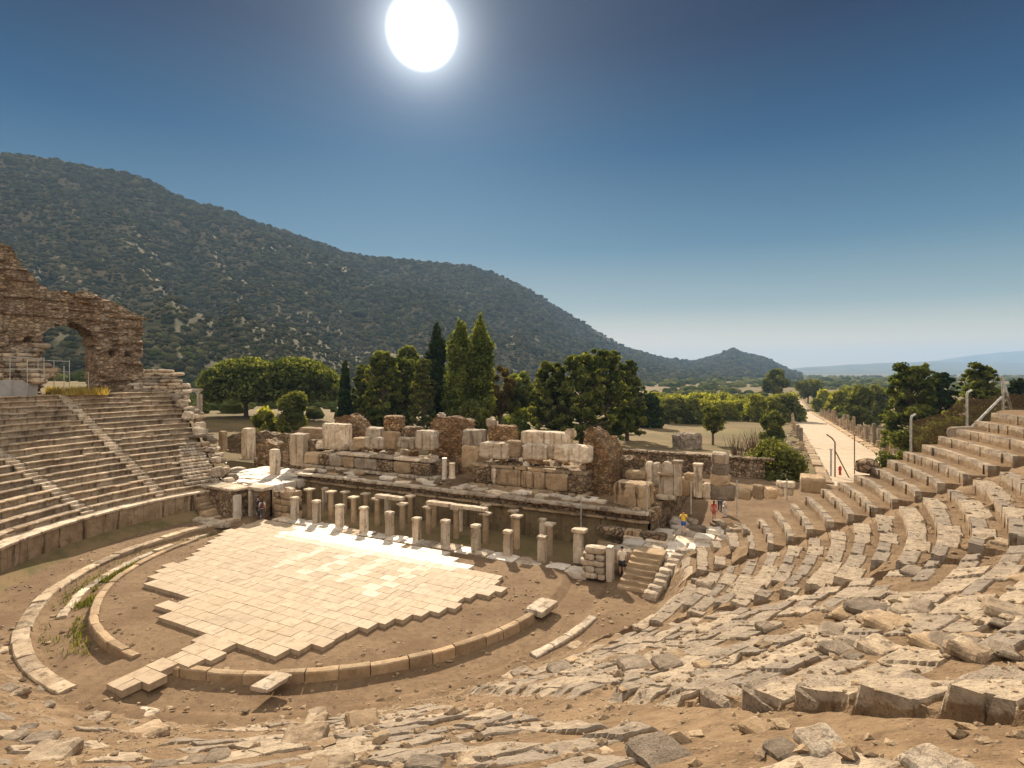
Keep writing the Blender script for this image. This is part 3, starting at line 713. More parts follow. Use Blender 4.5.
def build_left():
    root = thing('seating_bank', 'restored left bank of the theatre with clean curved stone rows above a stained wall', 'theatre seating', T(0, 0, 0), TH)
    lim = {n: -(180 + 0) + 0 for n in range(NROW)}
    for n in range(NROW):
        R = R3 + RUN * (n + 1.5)
        end = 180 - wing_limit(R, -1)         # e.g. 164: beyond it the wing stops
        hw = 0.42 / R * 57.3
        seg = [(-118, SL[0] - 0, -1), ]
        spans = [(-149, -163.6 + 0), ]
        a_edges = [(180 + 68, 196.4 + hw), (196.4 - hw, 180.4 + hw), (180.4 - hw, end)]
        for q, (a_hi, a_lo) in enumerate(a_edges):
            if n in (9, 10, 11) and q == 2:      # the odd patch of newer, lighter steps near the wing
                pass
            b = seat_strip(n, a_lo, a_hi, 100 * q + n)
            b.build('seat_row', M['seat'], root)
            if q == 2 and n in (1, 2, 3, 4, 5, 6, 7):   # newer, paler steps laid over the old ones near the wing
                b2 = MB(); R_r = R3 + RUN * (n + 1); lo = a_lo + .4; hi = a_lo + (8.5 - .6 * n)
                for k2 in range(7):
                    am = math.radians(lo + (hi - lo) * (k2 + .5) / 7); L2 = math.radians((hi - lo) / 7) * R_r - .02
                    b2.rough(((R_r + .18) * math.cos(am), (R_r + .18) * math.sin(am), ZP + RISE * (n + 1) - .02), (.46, L2, .16), 70 + n * 9 + k2, am, amt=.015, cell=.2, chip=.05, tint=rng.random())
                    b2.rough(((R_r - .20) * math.cos(am), (R_r - .20) * math.sin(am), ZP + RISE * (n + .5) - .05), (.42, L2, .20), 170 + n * 9 + k2, am, amt=.015, cell=.2, chip=.05, tint=rng.random())
                b2.build('repaired_step', M['marble'], root)
    # stairways between the wedges: two steps to a row
    for sa in (196.4, 180.4):
        hw = .40; P = []; a0 = math.radians(sa)
        er = np.array([math.cos(a0), math.sin(a0)]); et = np.array([-er[1], er[0]])
        b = MB()
        for k in range(NROW * 2):
            r = R3 + .10 + RUN / 2 * (k + 1); z = ZP + RISE / 2 * (k + 1)
            c = er * (r + .30)
            b.box((c[0], c[1], z - .12), (.46, hw * 2 + rng.uniform(-.03, .03), .2), a0 + rng.uniform(-.03, .03), (rng.uniform(-.02, .02), 0), tint=rng.random())
        # sloping bed under the steps
        r0, r1 = R3 + RUN, RTOP + RUN
        pts = [(*(er * r0 - et * .5), ZP - .6), (*(er * r0 + et * .5), ZP - .6), (*(er * r1 + et * .5), ZTOP - .6), (*(er * r1 - et * .5), ZTOP - .6)]
        pts2 = [(x, y, z + .42) for x, y, z in pts]
        b.add(np.array(pts + pts2), [(4, 5, 6, 7), (0, 4, 7, 3), (1, 2, 6, 5)], tint=.4)
        b.build('stairway', M['marble'], root)
    # podium wall round the orchestra with a projecting coping
    aa = np.radians(np.linspace(162, 248, 400)); zz = np.concatenate([np.linspace(-.3, ZP - .16, 22)])
    A, Z = np.meshgrid(aa, zz, indexing='ij')
    r = R3 + .05 * fbm(A * 30, Z * 2.5, 0, 4) - .02 - .05 * (Z < .18)
    P = np.stack([r * np.cos(A), r * np.sin(A), Z], -1).reshape(-1, 3)
    b = MB(); b.add(P, grid_faces(len(aa), len(zz)))
    b.build('podium_wall', M['podium'], root, smooth=True)
    b = MB(); sec = [(R3 + .1, ZP - .17), (R3 - .10, ZP - .15), (R3 - .12, ZP - .02), (R3 - .09, ZP), (R3 + .95, ZP + .01)]
    A = np.radians(np.linspace(162.6, 248, 420)); sr = np.array([s[0] for s in sec])[None]; sz = np.array([s[1] for s in sec])[None]
    nz = fbm(A[:, None] * 40, np.arange(5)[None] * .9, 2, 3)
    P = np.stack([(sr + .02 * nz) * np.cos(A)[:, None], (sr + .02 * nz) * np.sin(A)[:, None], sz + .012 * nz], -1).reshape(-1, 3)
    b.add(P, grid_faces(len(A), 5)); b.build('coping', M['marble'], root)
    # rubble core and stepped end wall of the wing
    Rs = np.linspace(R3, RTOP + .6, 40); b = MB(); top, bot = [], []
    for R in Rs:
        a_ = math.radians(180 - wing_limit(R, -1) - .3)
        z = ZP + max(0, math.floor((R - R3) / RUN)) * RISE - .05 + .12 * float(fbm(R * 2, 0, 3, 2))
        top.append((R * math.cos(a_), R * math.sin(a_), z)); bot.append((R * math.cos(a_ - .02), R * math.sin(a_ - .02), -.6))
    b.add(np.array(top + bot), grid_faces(2, 40)); b.build('end_wall', M['rubble'], root)
    # walkway above the top row
    A, Rg = np.meshgrid(np.radians(np.linspace(161.5, 248, 160)), np.linspace(RTOP + .7, 41, 20), indexing='ij')
    Z = ZTOP - .02 + .06 * fbm(A * 30, Rg, 0, 3)
    P = np.stack([Rg * np.cos(A), Rg * np.sin(A), Z], -1).reshape(-1, 3)
    b = MB(); b.add(P, grid_faces(160, 20)[:, ::-1]); b.build('walkway', M['dirt'], root, smooth=True)
build_left()

# ------------------------------------------------------------------ the ruined seating that sweeps round to the right, under the viewer
ST = (1.8, -17.2, -39.6, -60.5, -81.5)      # stairways
BANK_A0, BANK_A1 = -112.0, 24.0
def bank_profile(R, ang):
    """height, stoniness and tint of the ruined bank; R in metres, ang in degrees"""
    arc = np.radians(ang) * 28.0
    wob = 0.10 * fbm(arc * .5, R * .35, 2.2, 4)
    wed = np.zeros_like(ang)                  # wedge index
    for k, s in enumerate(ST): wed = wed + (ang < s)
    good = np.choose(np.clip(wed, 0, 5).astype(int), [1.0, .95, .86, .66, .56, .56])
    good = np.where((wed == 0) & (R < R3 + RUN * 4.2 + fbm(arc * .4, R * .3, 5, 2)), .75, good)
    wed0 = (wed == 0) & (good > .9)
    wobble = wob * (1.15 - good) * 2.4 * np.where(wed0, 0.1, 1)
    jit0 = (hash01(np.floor(np.radians(ang) * 26.0 / .55) + 900, np.floor((R - R3) / RUN) + 50) - .5) * .085
    k = (R + wobble - R3 + np.where(wed0, jit0, 0)) / RUN
    n = np.floor(k); fr = k - n
    zpl = ZP + (R - R3) * SLOPE - RISE
    # blocks along each row
    bl = np.where(wed0, .48, np.where(wed >= 2, .62 + .7 * hash01(n + 40, wed), 1.05 + .5 * hash01(n + 40, wed)))
    jf = np.radians(ang) * R / bl + 7 * hash01(n + 11, wed + 3); j = np.floor(jf); jfr = jf - j
    hsh = hash01(n + 60, j + 300, wed); h2 = hash01(n + 160, j + 700, wed + 5); h3 = hash01(n + 260, j + 100, wed + 9)
    patch = fbm(arc * .16, R * .22, 8.8, 4)
    low = sstep(8, 2, n)                       # lower rows are the most broken
    pres = good + .30 * patch - .12 * low
    stone_ = (hsh < pres) & (R > R2 + .1)
    zst = ZP + n * RISE
    # in the good wedge: stone riser, flat earthen tread
    sunk = np.where(wed0, -.05 * h2, -.02 - .10 * h2 * (1.25 - good))
    depth = np.where(wed0, .34, .38 + .46 * h3)
    tr = (h2 - .5) * .10 * (~wed0) * (fr - .3) + (h3 - .5) * .08 * (~wed0) * (jfr - .5)
    slab = zst + sunk + tr
    erod = np.clip((fr - .0) / 1.0, 0, 1)
    earth = zpl + np.where(wed0, 0, .08) + RISE * (0.40 * sstep(.0, .5, fr) - .18) * (.5 + .5 * good) + .10 * fbm(arc * .9, R * .9, 1.1, 4)
    back = np.where(wed0, zst - .02 + .015 * fbm(arc, R * 2, 3, 3), np.minimum(slab - .03, earth + .16 + .12 * good))
    soft = zpl + .17 + .12 * fbm(arc * .45, R * .5, 1.7, 4) + np.where(wed == 2, .20, .10) * (sstep(0, .12, fr) - fr)
    earth = np.where(wed >= 2, soft, earth); slab = np.where(wed >= 2, soft + .025 + .05 * h2 + .6 * tr, slab); back = np.where(wed >= 2, np.maximum(soft, slab - .05 - .1 * fr), back)
    f0 = np.where(wed >= 2, .12 * hash01(n + 33, j + 20, wed + 2), 0.0)
    onslab = stone_ & (fr >= f0) & (fr < f0 + depth) & ((jfr > .03) | wed0)
    z = np.where(onslab, slab, np.where(stone_ & (fr >= f0 + depth), back, earth))
    z = np.where(wed0 & ~onslab, zst - .03 + .02 * fbm(arc, R * 2, 3, 3), z)
    stn = np.where(onslab, 1.0, np.where(wed0, .0, .12 + .35 * (patch + .15 > 0) * (1 - good)))
    # below the first row: rubble toe down to the ring
    toe = np.maximum(R - 15.8, 0) * .60 - 1.1 * sstep(-17, -6, ang) * sstep(20.2, 18.0, R) - .06 + .18 * fbm(arc * 1.1, R * 1.2, 6, 4)
    tw = sstep(19.6, 18.4, R + .5 * fbm(arc * .4, R * .4, 9, 2))
    z = z * (1 - tw) + toe * tw; stn = stn * (1 - tw) + .35 * tw
    # stairways: worn ramps of earth
    for s in ST:
        dist = np.abs(np.radians(ang - s)) * R
        hwid = .62 + .24 * fbm(R * 1.3, s, 0, 3)
        inn = dist < hwid
        hs = np.floor((R - R3) / (RUN / 2)); 
        zs = zpl + (.10 if s < -30 else -.10) + .10 * sstep(28.5, 24.5, R) * (s < -10) + (.06 * ((R - R3) / (RUN / 2) - hs) if s > -10 else 0) + .05 * fbm(arc * 1.2, R * 1.2, 12, 3)
        sw = sstep(hwid + .30, hwid - .02, dist) if s < -30 else inn * 1.0
        sw = sw * (R > R3 - 1)
        z = np.where((dist < hwid + .3) & (sw > 0), np.where((s < -30) & (ang > s) & (R > R3 + RUN * 12.6), np.where(inn, zs, z), z * (1 - sw) + np.minimum(zs, z) * sw), z); stn = np.where(inn & (R > R3 - 1), .15, stn)
    # walkway (diazoma) the viewer stands on
    zt = ZTOP + .12 + .05 * fbm(arc * .6, R * .6, 4, 3)
    up = sstep(RTOP + .1, RTOP + .45, R)
    z = np.where(R > RTOP, np.maximum(np.minimum(z, zt + .3) * (1 - up) + zt * up, ZTOP - .1), z)
    stn = np.where(R > RTOP, .1, stn)
    z = z + .03 * fbm(arc * 2.5, R * 2.5, 3, 4) * np.where(wed0, .25, 1) + .012 * fbm(arc * 9, R * 9, 5, 3) * np.where(wed0, .3, 1)
    return z, stn, .15 + .7 * h3
def build_bank():
    root = thing('ruined_seating_bank', 'broken earth-covered bank of stone seats sweeping from the foreground up the right side', 'theatre seating', T(0, 0, 0), TH)
    Rr = []
    Rr += list(np.linspace(15.2, R3, 44, endpoint=False))
    for n in range(NROW):
        b = R3 + RUN * n
        Rr += [b + q * RUN for q in (.0, .012, .04, .08, .13, .18, .23, .28, .33, .38, .43, .48, .53, .58, .63, .68, .73, .78, .83, .88, .93, .965)]
    Rr += list(np.linspace(RTOP, 44, 60))
    Rr = np.array(Rr)
    cuts = [BANK_A0] + sorted(ST) + [BANK_A1]
    for q in range(len(cuts) - 1):
        lo, hi = cuts[q], cuts[q + 1]
        mid = (lo + hi) / 2
        step = .085 if -62 < mid < -15 else (.17 if mid > -20 else .28)
        aa = np.linspace(lo, hi, int((hi - lo) / step) + 1)
        Rg, A = np.meshgrid(Rr, aa, indexing='ij')
        z, s, ti = bank_profile(Rg, A)
        # the free end of the wing on the right follows a straight, stepped edge
        if hi == BANK_A1:
            lim = np.array([wing_limit(r, 1) for r in Rr])[:, None]
            A2 = lo + (A - lo) * (lim + .8 - lo) / (hi - lo)
            z, s, ti = bank_profile(Rg, A2)
            A = A2; z[:, -1] = -1.5
        ra = np.radians(A)
        P = np.stack([Rg * np.cos(ra), Rg * np.sin(ra), z], -1).reshape(-1, 3)
        link('seating_wedge', mesh_np('seating_wedge', P, grid_faces(len(Rr), len(aa)), M['bank'], False, attrs={'stone': s.ravel(), 'tint': ti.ravel()}), root)
build_bank()
def bank_point(px, py):
    """the point of the ruined bank under a pixel of the reference view"""
    ds = np.linspace(2.0, 60, 6000); X = (px - 512) / F * ds; Z = H - (py - Y0) / F * ds
    u = (X - CX) * tx[0] + (ds - CY) * tx[1]; v = (X - CX) * ax[0] + (ds - CY) * ax[1]
    R = np.hypot(u, v); ang = np.degrees(np.arctan2(v, u))
    zb = bank_profile(R, ang)[0]
    ok = np.nonzero((Z <= zb) & (R > 15.3) & (ang > BANK_A0) & (ang < BANK_A1))[0]
    if not len(ok): return None
    i = ok[0]; return float(X[i]), float(ds[i]), float(zb[i]), float(R[i]), float(ang[i])
# ------------------------------------------------------------------ the stage building
TZ = 2.62                                   # level of the old stage floor
def wall_grid(L, zt, y, seed, amt=.06, dz=.22, dl=.35, bottom=-.4, topn=0.0):
    """a masonry face standing at local y from x = 0..L, bottom to zt; uneven"""
    xs = np.linspace(0, L, max(3, int(L / dl))); zs = np.linspace(bottom, zt, max(3, int((zt - bottom) / dz)))
    X, Z = np.meshgrid(xs, zs, indexing='ij')
    Y = y + amt * fbm(X * 1.4 + seed, Z * 2.2, seed, 4)
    Zt = Z + topn * fbm(X * .9 + seed, 0, seed, 3) * (Z - bottom) / (zt - bottom)
    return np.stack([X, Y, Zt], -1).reshape(-1, 3), grid_faces(len(xs), len(zs))
stage = thing('stage_building', 'dark stained stage wall with a pale projecting ledge running behind the rows of short pillars', 'ruin', T(0, 0, 0), TH)
def build_stage():
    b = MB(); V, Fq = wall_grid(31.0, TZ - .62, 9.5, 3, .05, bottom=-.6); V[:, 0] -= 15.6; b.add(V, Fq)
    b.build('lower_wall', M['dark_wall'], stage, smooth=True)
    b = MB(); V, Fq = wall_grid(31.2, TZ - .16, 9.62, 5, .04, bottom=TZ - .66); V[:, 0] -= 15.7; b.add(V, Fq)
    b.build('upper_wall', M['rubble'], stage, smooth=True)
    for z0, h, pr, m in ((TZ - .72, .16, .30, 'podium'), (TZ - .20, .21, .36, 'marble')):
        x = -15.8; b = MB()
        while x < 15.4:
            L = rng.uniform(1.2, 2.6); L = min(L, 15.5 - x)
            if L > .05: b.rough((x + L / 2, 9.62 - pr / 2 + .1 + rng.uniform(-.06, .06), z0 + h / 2 + rng.uniform(-.03, .01)), (L + .02, pr + .3, h), rng.randrange(999), amt=.035, cell=.3, chip=.10, tint=rng.random())
            x += L
        b.build('ledge', M[m], stage)
    # floor of the stage with rubble on it, falling to the ground behind
    us = np.linspace(-15.7, 15.6, 120); vs = np.linspace(9.6, 27, 70)
    U, V_ = np.meshgrid(us, vs, indexing='ij')
    Z = TZ - .06 + .10 * fbm(U * .7, V_ * .7, 2, 4) + .05 * fbm(U * 3, V_ * 3, 3, 3) - 3.2 * sstep(21, 26, V_) - .05
    b = MB(); b.add(np.stack([U, V_, Z], -1).reshape(-1, 3), grid_faces(120, 70)[:, ::-1])
    b.build('stage_floor', M['dirt'], stage, smooth=True)
    for k in range(46):                       # slabs still lying along the front of the stage
        s = rng.uniform(.7, 1.6); blk(stage, rng.uniform(-15, 15), rng.uniform(10.1, 11.7), TZ - .14 + rng.uniform(-.05, .08), s, s * rng.uniform(.5, .8), rng.uniform(.14, .3), rng.choice(['marble', 'marble_clean', 'tan_stone', 'rubble']), rng.uniform(-.3, .3), (rng.uniform(-.07, .07), rng.uniform(-.07, .07)), name='floor_slab')
    for uu in (-15.65, 15.55):
        V, Fq = wall_grid(15.5, TZ - .1, 0, 9, .06, bottom=-.8)
        P = np.stack([uu + V[:, 1], 9.5 + V[:, 0], V[:, 2]], -1); b = MB(); b.add(P, Fq); b.build('side_wall', M['rubble'], stage)
    for uu in ():              # low dark openings in the wall
        b = MB(); w = .55
        b.box((uu - w - .14, 9.40, .55), (.28, .3, 1.7)); b.box((uu + w + .14, 9.40, .55), (.28, .3, 1.7)); b.box((uu, 9.40, 1.52), (2 * w + .7, .34, .24))
        f = b.build('door_frame', M['podium'], stage)
        b = MB(); b.box((uu, 9.475, .5), (2 * w, .05, 1.8)); b.build('opening', M['painted_shade'], f)
M['painted_shade'] = plain('painted recess shade', (0.012, 0.009, 0.007), 1.0, 0, .1)

def ruin(name, label, cat, u, v, z, rot=0.0, group=None): return thing(name, label, cat, T(u, v, z), TH + rot, group)
def blk(root, x, y, z, dx, dy, dz, m='marble', rz=0.0, tl=(0, 0), amt=.035, chip=.10, cell=.2, name='block'):
    """a block of `root`: x,y centre, z underside"""
    b = MB(); b.rough((0, 0, 0), (dx, dy, dz), rng.randrange(99999), amt=amt, cell=cell, chip=chip, tint=rng.random())
    o = b.build(name, M[m], root, (x, y, z + dz / 2), rz); o.rotation_euler = (tl[0], tl[1], rz); return o
build_stage()
def courses(root, x0, x1, y0, y1, z0, hs, m, lmin=.7, lmax=1.7, gap=.02, miss=0.0, fallback=None):
    """stacked courses of blocks, each block a part"""
    z = z0
    for i, h in enumerate(hs):
        x = x0 + (0 if i % 2 else rng.uniform(-.2, .2))
        while x < x1 - .15:
            L = min(rng.uniform(lmin, lmax), x1 - x)
            if x1 - x - L < lmin * .5: L = x1 - x
            if rng.random() >= miss * (i > 0): blk(root, x + L / 2, (y0 + y1) / 2 + rng.uniform(-.05, .05), z, L - gap, y1 - y0, h - .012, m if not fallback or rng.random() < .6 else fallback, rng.uniform(-.02, .02))
            x += L
        z += h
def rubble_mass(root, name, x0, x1, y0, y1, z0, prof, m, seed, amt=.16, n=(26, 8, 18)):
    """a lump of broken rubble masonry: prof gives heights along x (0..1)"""
    xs = np.linspace(0, 1, n[0]); hh = np.interp(xs, [p[0] for p in prof], [p[1] for p in prof])
    V, Fq, off = [], [], 0
    b = MB()
    X = x0 + (x1 - x0) * xs
    def face(P, Fa): b.add(P, Fa)
    zs = np.linspace(0, 1, n[2]); ys = np.linspace(y0, y1, n[1])
    def disp(P):
        return P + amt * np.stack([fbm(P[:, 0] * 1.5 + 7 * c + seed, P[:, 1] * 1.5, P[:, 2] * 1.7 + seed, 4) for c in range(3)], -1) * np.array([1, 1, .8])
    H2 = lambda Xg, Yg: np.interp((Xg - x0) / (x1 - x0), xs, hh) * (1 + .08 * vnoise(Xg * 1.3 + seed, Yg * 1.3, 2))
    A, B = np.meshgrid(X, zs, indexing='ij')
    for yy, fl in ((y0, False), (y1, True)):
        P = np.stack([A, np.full_like(A, yy), z0 + B * H2(A, yy)], -1).reshape(-1, 3); Fq = grid_faces(*A.shape)
        face(disp(P), Fq[:, ::-1] if fl else Fq)
    A, B = np.meshgrid(ys, zs, indexing='ij')
    for xx, fl in ((x0, True), (x1, False)):
        P = np.stack([np.full_like(A, xx), A, z0 + B * H2(np.full_like(A, xx), A)], -1).reshape(-1, 3); Fq = grid_faces(*A.shape)
        face(disp(P), Fq[:, ::-1] if fl else Fq)
    A, B = np.meshgrid(X, ys, indexing='ij')
    P = np.stack([A, B, z0 + H2(A, B)], -1).reshape(-1, 3); face(disp(P), grid_faces(*A.shape))
    return b.build(name, M[m], root)

def px_block(root, x0, x1, yt, yb, v, depth, m, z=None, **k):
    """a block whose front, standing on the stage at distance v, spans these columns and rows of the reference view"""
    pass
def at_v(px, py, v):
    """point on the vertical plane at theatre distance v seen under a pixel: (u, z)"""
    dx, dy, dz = (px - 512) / F, 1.0, -(py - Y0) / F
    den = dx * ax[0] + dy * ax[1]
    s = (v + CX * ax[0] + CY * ax[1]) / den
    return ((dx * s - CX) * tx[0] + (dy * s - CY) * tx[1]), H + dz * s
def vbox(root, ox, oz, px0, px1, yt, yb, v, depth, m, name='block', rz=0.0, amt=.10, chip=.15, cell=.17, v0=0.0):
    u0, _ = at_v(px0, yb, v); u1, _ = at_v(px1, yb, v)
    _, zt = at_v((px0 + px1) / 2, yt, v); _, zb = at_v((px0 + px1) / 2, yb, v)
    return blk(root, (u0 + u1) / 2 - ox, v + depth / 2 - v0, zb - oz, abs(u1 - u0), depth, zt - zb, m, rz, name=name, amt=amt, chip=chip, cell=cell)

def extra_blocks(r, u0, u1, v0, v1, z, n):
    """broken blocks and carved fragments lying on a podium"""
    for k in range(n):
        s = rng.uniform(.35, .95); blk(r, rng.uniform(u0, u1), rng.uniform(v0, v1), z + rng.uniform(-.15, .35), s, s * rng.uniform(.5, .9), s * rng.uniform(.45, .9), rng.choice(['marble', 'marble', 'tan_stone', 'brickish', 'marble_clean']), rng.uniform(0, 3), (rng.uniform(-.25, .25), rng.uniform(-.25, .25)), amt=.07, chip=.16, cell=.16)
# left podium: orthostats between two mouldings, broken blocks lying on it
def podium_left():
    v = 12.1; u0, z0 = at_v(304, 470, v); u1 = at_v(437, 476, v)[0]; z0 = TZ - .05
    r = ruin('podium_ruin', 'long broken marble podium on the stage, left of the tall rubble pier', 'ruin', 0, 0, 0)
    L = u1 - u0
    courses(r, u0, u1, v - .25, v + .9, z0, [.30], 'marble', 1.2, 2.4)
    x = u0 + .1
    for w, m in ((1.9, 'tan_stone'), (1.2, 'rubble'), (1.7, 'marble'), (1.4, 'tan_stone'), (2.6, 'marble'), (1.8, 'rubble'), (1.9, 'tan_stone'), (2.0, 'rubble')):
        w = min(w, u1 - x)
        if w < .3: break
        blk(r, x + w / 2, v + .35, z0 + .29, w - .04, 1.1, 1.12 + rng.uniform(-.12, .06), m, chip=.2, amt=.06); x += w
    courses(r, u0 + 4.2, u1 - .3, v - .2, v + 1.0, z0 + 1.42, [.24], 'marble', 1.4, 2.8, miss=.2)
    rubble_mass(r, 'rubble_core', u0 + .3, u1 - .1, v + .8, v + 3.4, z0, [(0, 1.1), (.2, 1.5), (.5, 1.45), (.8, 1.3), (1, 1.0)], 'rubble', 5)
    for a_ in ((321, 345, 424, 450, 1.2, 'marble'), (298, 321, 428, 440, 2.6, 'tan_stone'), (289, 303, 434, 466, .4, 'marble'), (305, 318, 440, 452, 1.0, 'rubble'),
               (363, 381, 437, 449, .5, 'marble'), (381, 394, 432, 449, 1.0, 'tan_stone'), (397, 413, 438, 449, .7, 'marble'), (415, 432, 431, 450, .4, 'marble'),
               (364, 380, 428, 437, 1.4, 'marble'), (401, 418, 427, 437, 2.0, 'rubble'), (383, 398, 416, 431, 1.9, 'brickish'), (352, 364, 438, 449, .9, 'tan_stone')):
        vbox(r, 0, 0, *a_[:4], v + a_[4], 1.1, a_[5])
    extra_blocks(r, u0 + .5, u1 - .2, v + .9, v + 3.6, z0 + 1.35, 26)
    return r
podium_left()
def podium_right():
    v = 11.9; u0 = at_v(473, 483, v)[0]; u1 = at_v(586, 492, v)[0]; z0 = TZ - .05
    r = ruin('podium_ruin', 'big square marble podium near the middle of the stage, topped with heavy moulded blocks', 'ruin', 0, 0, 0)
    courses(r, u0 - .3, u1 + .2, v - .35, v + 1.0, z0, [.28], 'podium', 1.4, 2.6)
    x = u0
    for w, m in ((1.7, 'rubble'), (.5, 'marble'), (2.1, 'podium'), (2.0, 'podium'), (1.8, 'tan_stone'), (2.2, 'rubble')):
        w = min(w, u1 - x)
        if w < .25: break
        blk(r, x + w / 2, v + .3, z0 + .27, w - .02, 1.2, 1.25, m, chip=.15, amt=.04); x += w
    for k in range(3):
        blk(r, u1 - .45, v + 1.3 + k * 1.1, z0 + .27, .9, 1.05, 1.2, 'rubble')
    courses(r, u0 - .15, u1 + .1, v - .15, v + 1.2, z0 + 1.53, [.20], 'podium', 1.2, 2.5)
    rubble_mass(r, 'rubble_core', u0 + .1, u1 - .2, v + .8, v + 4.2, z0, [(0, 1.6), (.3, 1.9), (.7, 1.8), (1, 1.7)], 'rubble', 8)
    for a_ in ((479, 507, 443, 459, .1, 1.2, 'marble'), (504, 520, 441, 458, .5, .9, 'tan_stone'), (522, 546, 445, 460, .2, 1.0, 'marble'), (520, 569, 432, 446, 1.0, 1.0, 'marble'), (545, 554, 444, 458, .6, .8, 'marble'),
               (553, 588, 446, 463, .1, 1.5, 'marble'), (487, 511, 426, 444, 2.2, 1.4, 'brickish'), (462, 481, 430, 447, 1.6, 1.2, 'marble'), (461, 478, 446, 468, 1.3, 1.2, 'tan_stone'), (485, 494, 419, 428, 2.4, .7, 'marble')):
        vbox(r, 0, 0, *a_[:4], v + a_[4], a_[5], a_[6])
    extra_blocks(r, u0 + .2, u1 - .2, v + .9, v + 4.0, z0 + 1.55, 24)
    return r
podium_right()
def small_ruins():
    def mass(name, label, px0, px1, v, prof, m, depth, zb=TZ - .2, seed=1, cat='ruin', amt=.16):
        """prof: list of (column, row of the top)"""
        u0 = at_v(px0, 440, v)[0]; u1 = at_v(px1, 440, v)[0]
        pr = [((p[0] - px0) / (px1 - px0), at_v(p[0], p[1], v)[1] - zb) for p in prof]
        r = ruin(name, label, cat, u0, v, zb)
        rubble_mass(r, 'core', 0, u1 - u0, 0, depth, 0, pr, m, seed, amt)
        return r, u0, u1
    r, u0, u1 = mass('rubble_pier', 'tall brown pier of rubble in the middle of the stage, a round stone on top', 430, 462, 15.6, [(430, 421), (436, 419), (447, 420), (462, 422)], 'brickish', 2.2, seed=3)
    b = MB(); b.rough((0, 0, 0), (.75, .7, .6), 77, amt=.06, cell=.15, chip=.5)
    u, z = at_v(441, 415, 16.2); o = b.build('round_stone', M['marble'], None, T(u, 16.3, z - .1), .3); tag(o, 'round pale stone sitting on top of the tall rubble pier', 'stone')
    mass('rubble_pier', 'brown rubble pier behind the white upright block, left part of the stage', 335, 362, 15.4, [(335, 419), (345, 417), (355, 420), (362, 430)], 'brickish', 1.8, seed=4)
    mass('rubble_wall', 'lumpy brown rubble mass against the right side of the square podium', 584, 611, 13.2, [(584, 434), (592, 432), (600, 440), (606, 446), (611, 456)], 'brickish', 3.0, 1.0, seed=6)
    b = MB(); b.rough((0, 0, 0), (.85, .6, .75), 78, amt=.05, cell=.15, chip=.5)
    u, z = at_v(571, 432, 13.5); o = b.build('round_stone', M['marble'], None, T(u, 13.4, z - .12), .3); tag(o, 'rounded pale stone standing on the right end of the square podium', 'stone')
    mass('rubble_wall', 'low dark rubble wall right of the lumpy brown mass, ending at the block wall', 609, 643, 15.5, [(609, 456), (625, 455), (643, 457)], 'rubble', 1.0, -.2, seed=7, amt=.08)
    mass('rubble_wall', 'low broken wall behind the left end of the stage, below the round shrubs', 226, 292, 22.0, [(226, 437), (240, 433), (262, 431), (280, 436), (292, 432)], 'rubble', 1.2, 1.0, seed=9, amt=.12)
    mass('rubble_wall', 'tumbled wall of rubble between the square pillar and the podium on the left', 254, 290, 15.0, [(254, 446), (265, 440), (276, 445), (290, 440)], 'rubble', 1.5, 1.2, seed=12, amt=.2)
    # standing stones on the left
    for px, pw, yt, yb, v, nm, lab, m in ((248.5, 11, 428, 457, 12.8, 'square_pillar', 'tall square stone pillar standing alone at the left end of the ruins', 'marble'),
                                   (223, 7, 431, 449, 15.5, 'square_pillar', 'short square pillar at the far left beside the wing of seats', 'tan_stone'),
                                   (275, 9, 449, 474, 9.8, 'square_pillar', 'leaning stone post above the dark doorway on the left', 'marble'),
                                   (444.5, 6, 458, 476, 11.4, 'column_stub', 'pinkish column stub between the two podiums', 'marble_clean'),
                                   (452, 7, 463, 475, 11.2, 'column_stub', 'low column stub just right of the pinkish one', 'marble')):
        u, zb = at_v(px, yb, v); _, zt = at_v(px, yt, v); w = pw / F * (v * ax[1] - u * ax[0] + CY)
        r = ruin(nm, lab, 'pillar', u, v, zb - .25)
        h = zt - zb + .25
        if 'column' in nm:
            b = MB(); b.lathe([(w * .5, 0), (w * .5, .1), (w * .44, .16), (w * .41, h - .1), (w * .44, h)], 14, jit=.06, seed=px); b.build('shaft', M[m], r, smooth=False)
        else:
            blk(r, 0, 0, .12, w * .92, w * .85, h - .12, m, name='shaft', chip=.08); blk(r, 0, 0, 0, w * 1.15, w * 1.1, .16, m, name='base', chip=.06)
small_ruins()

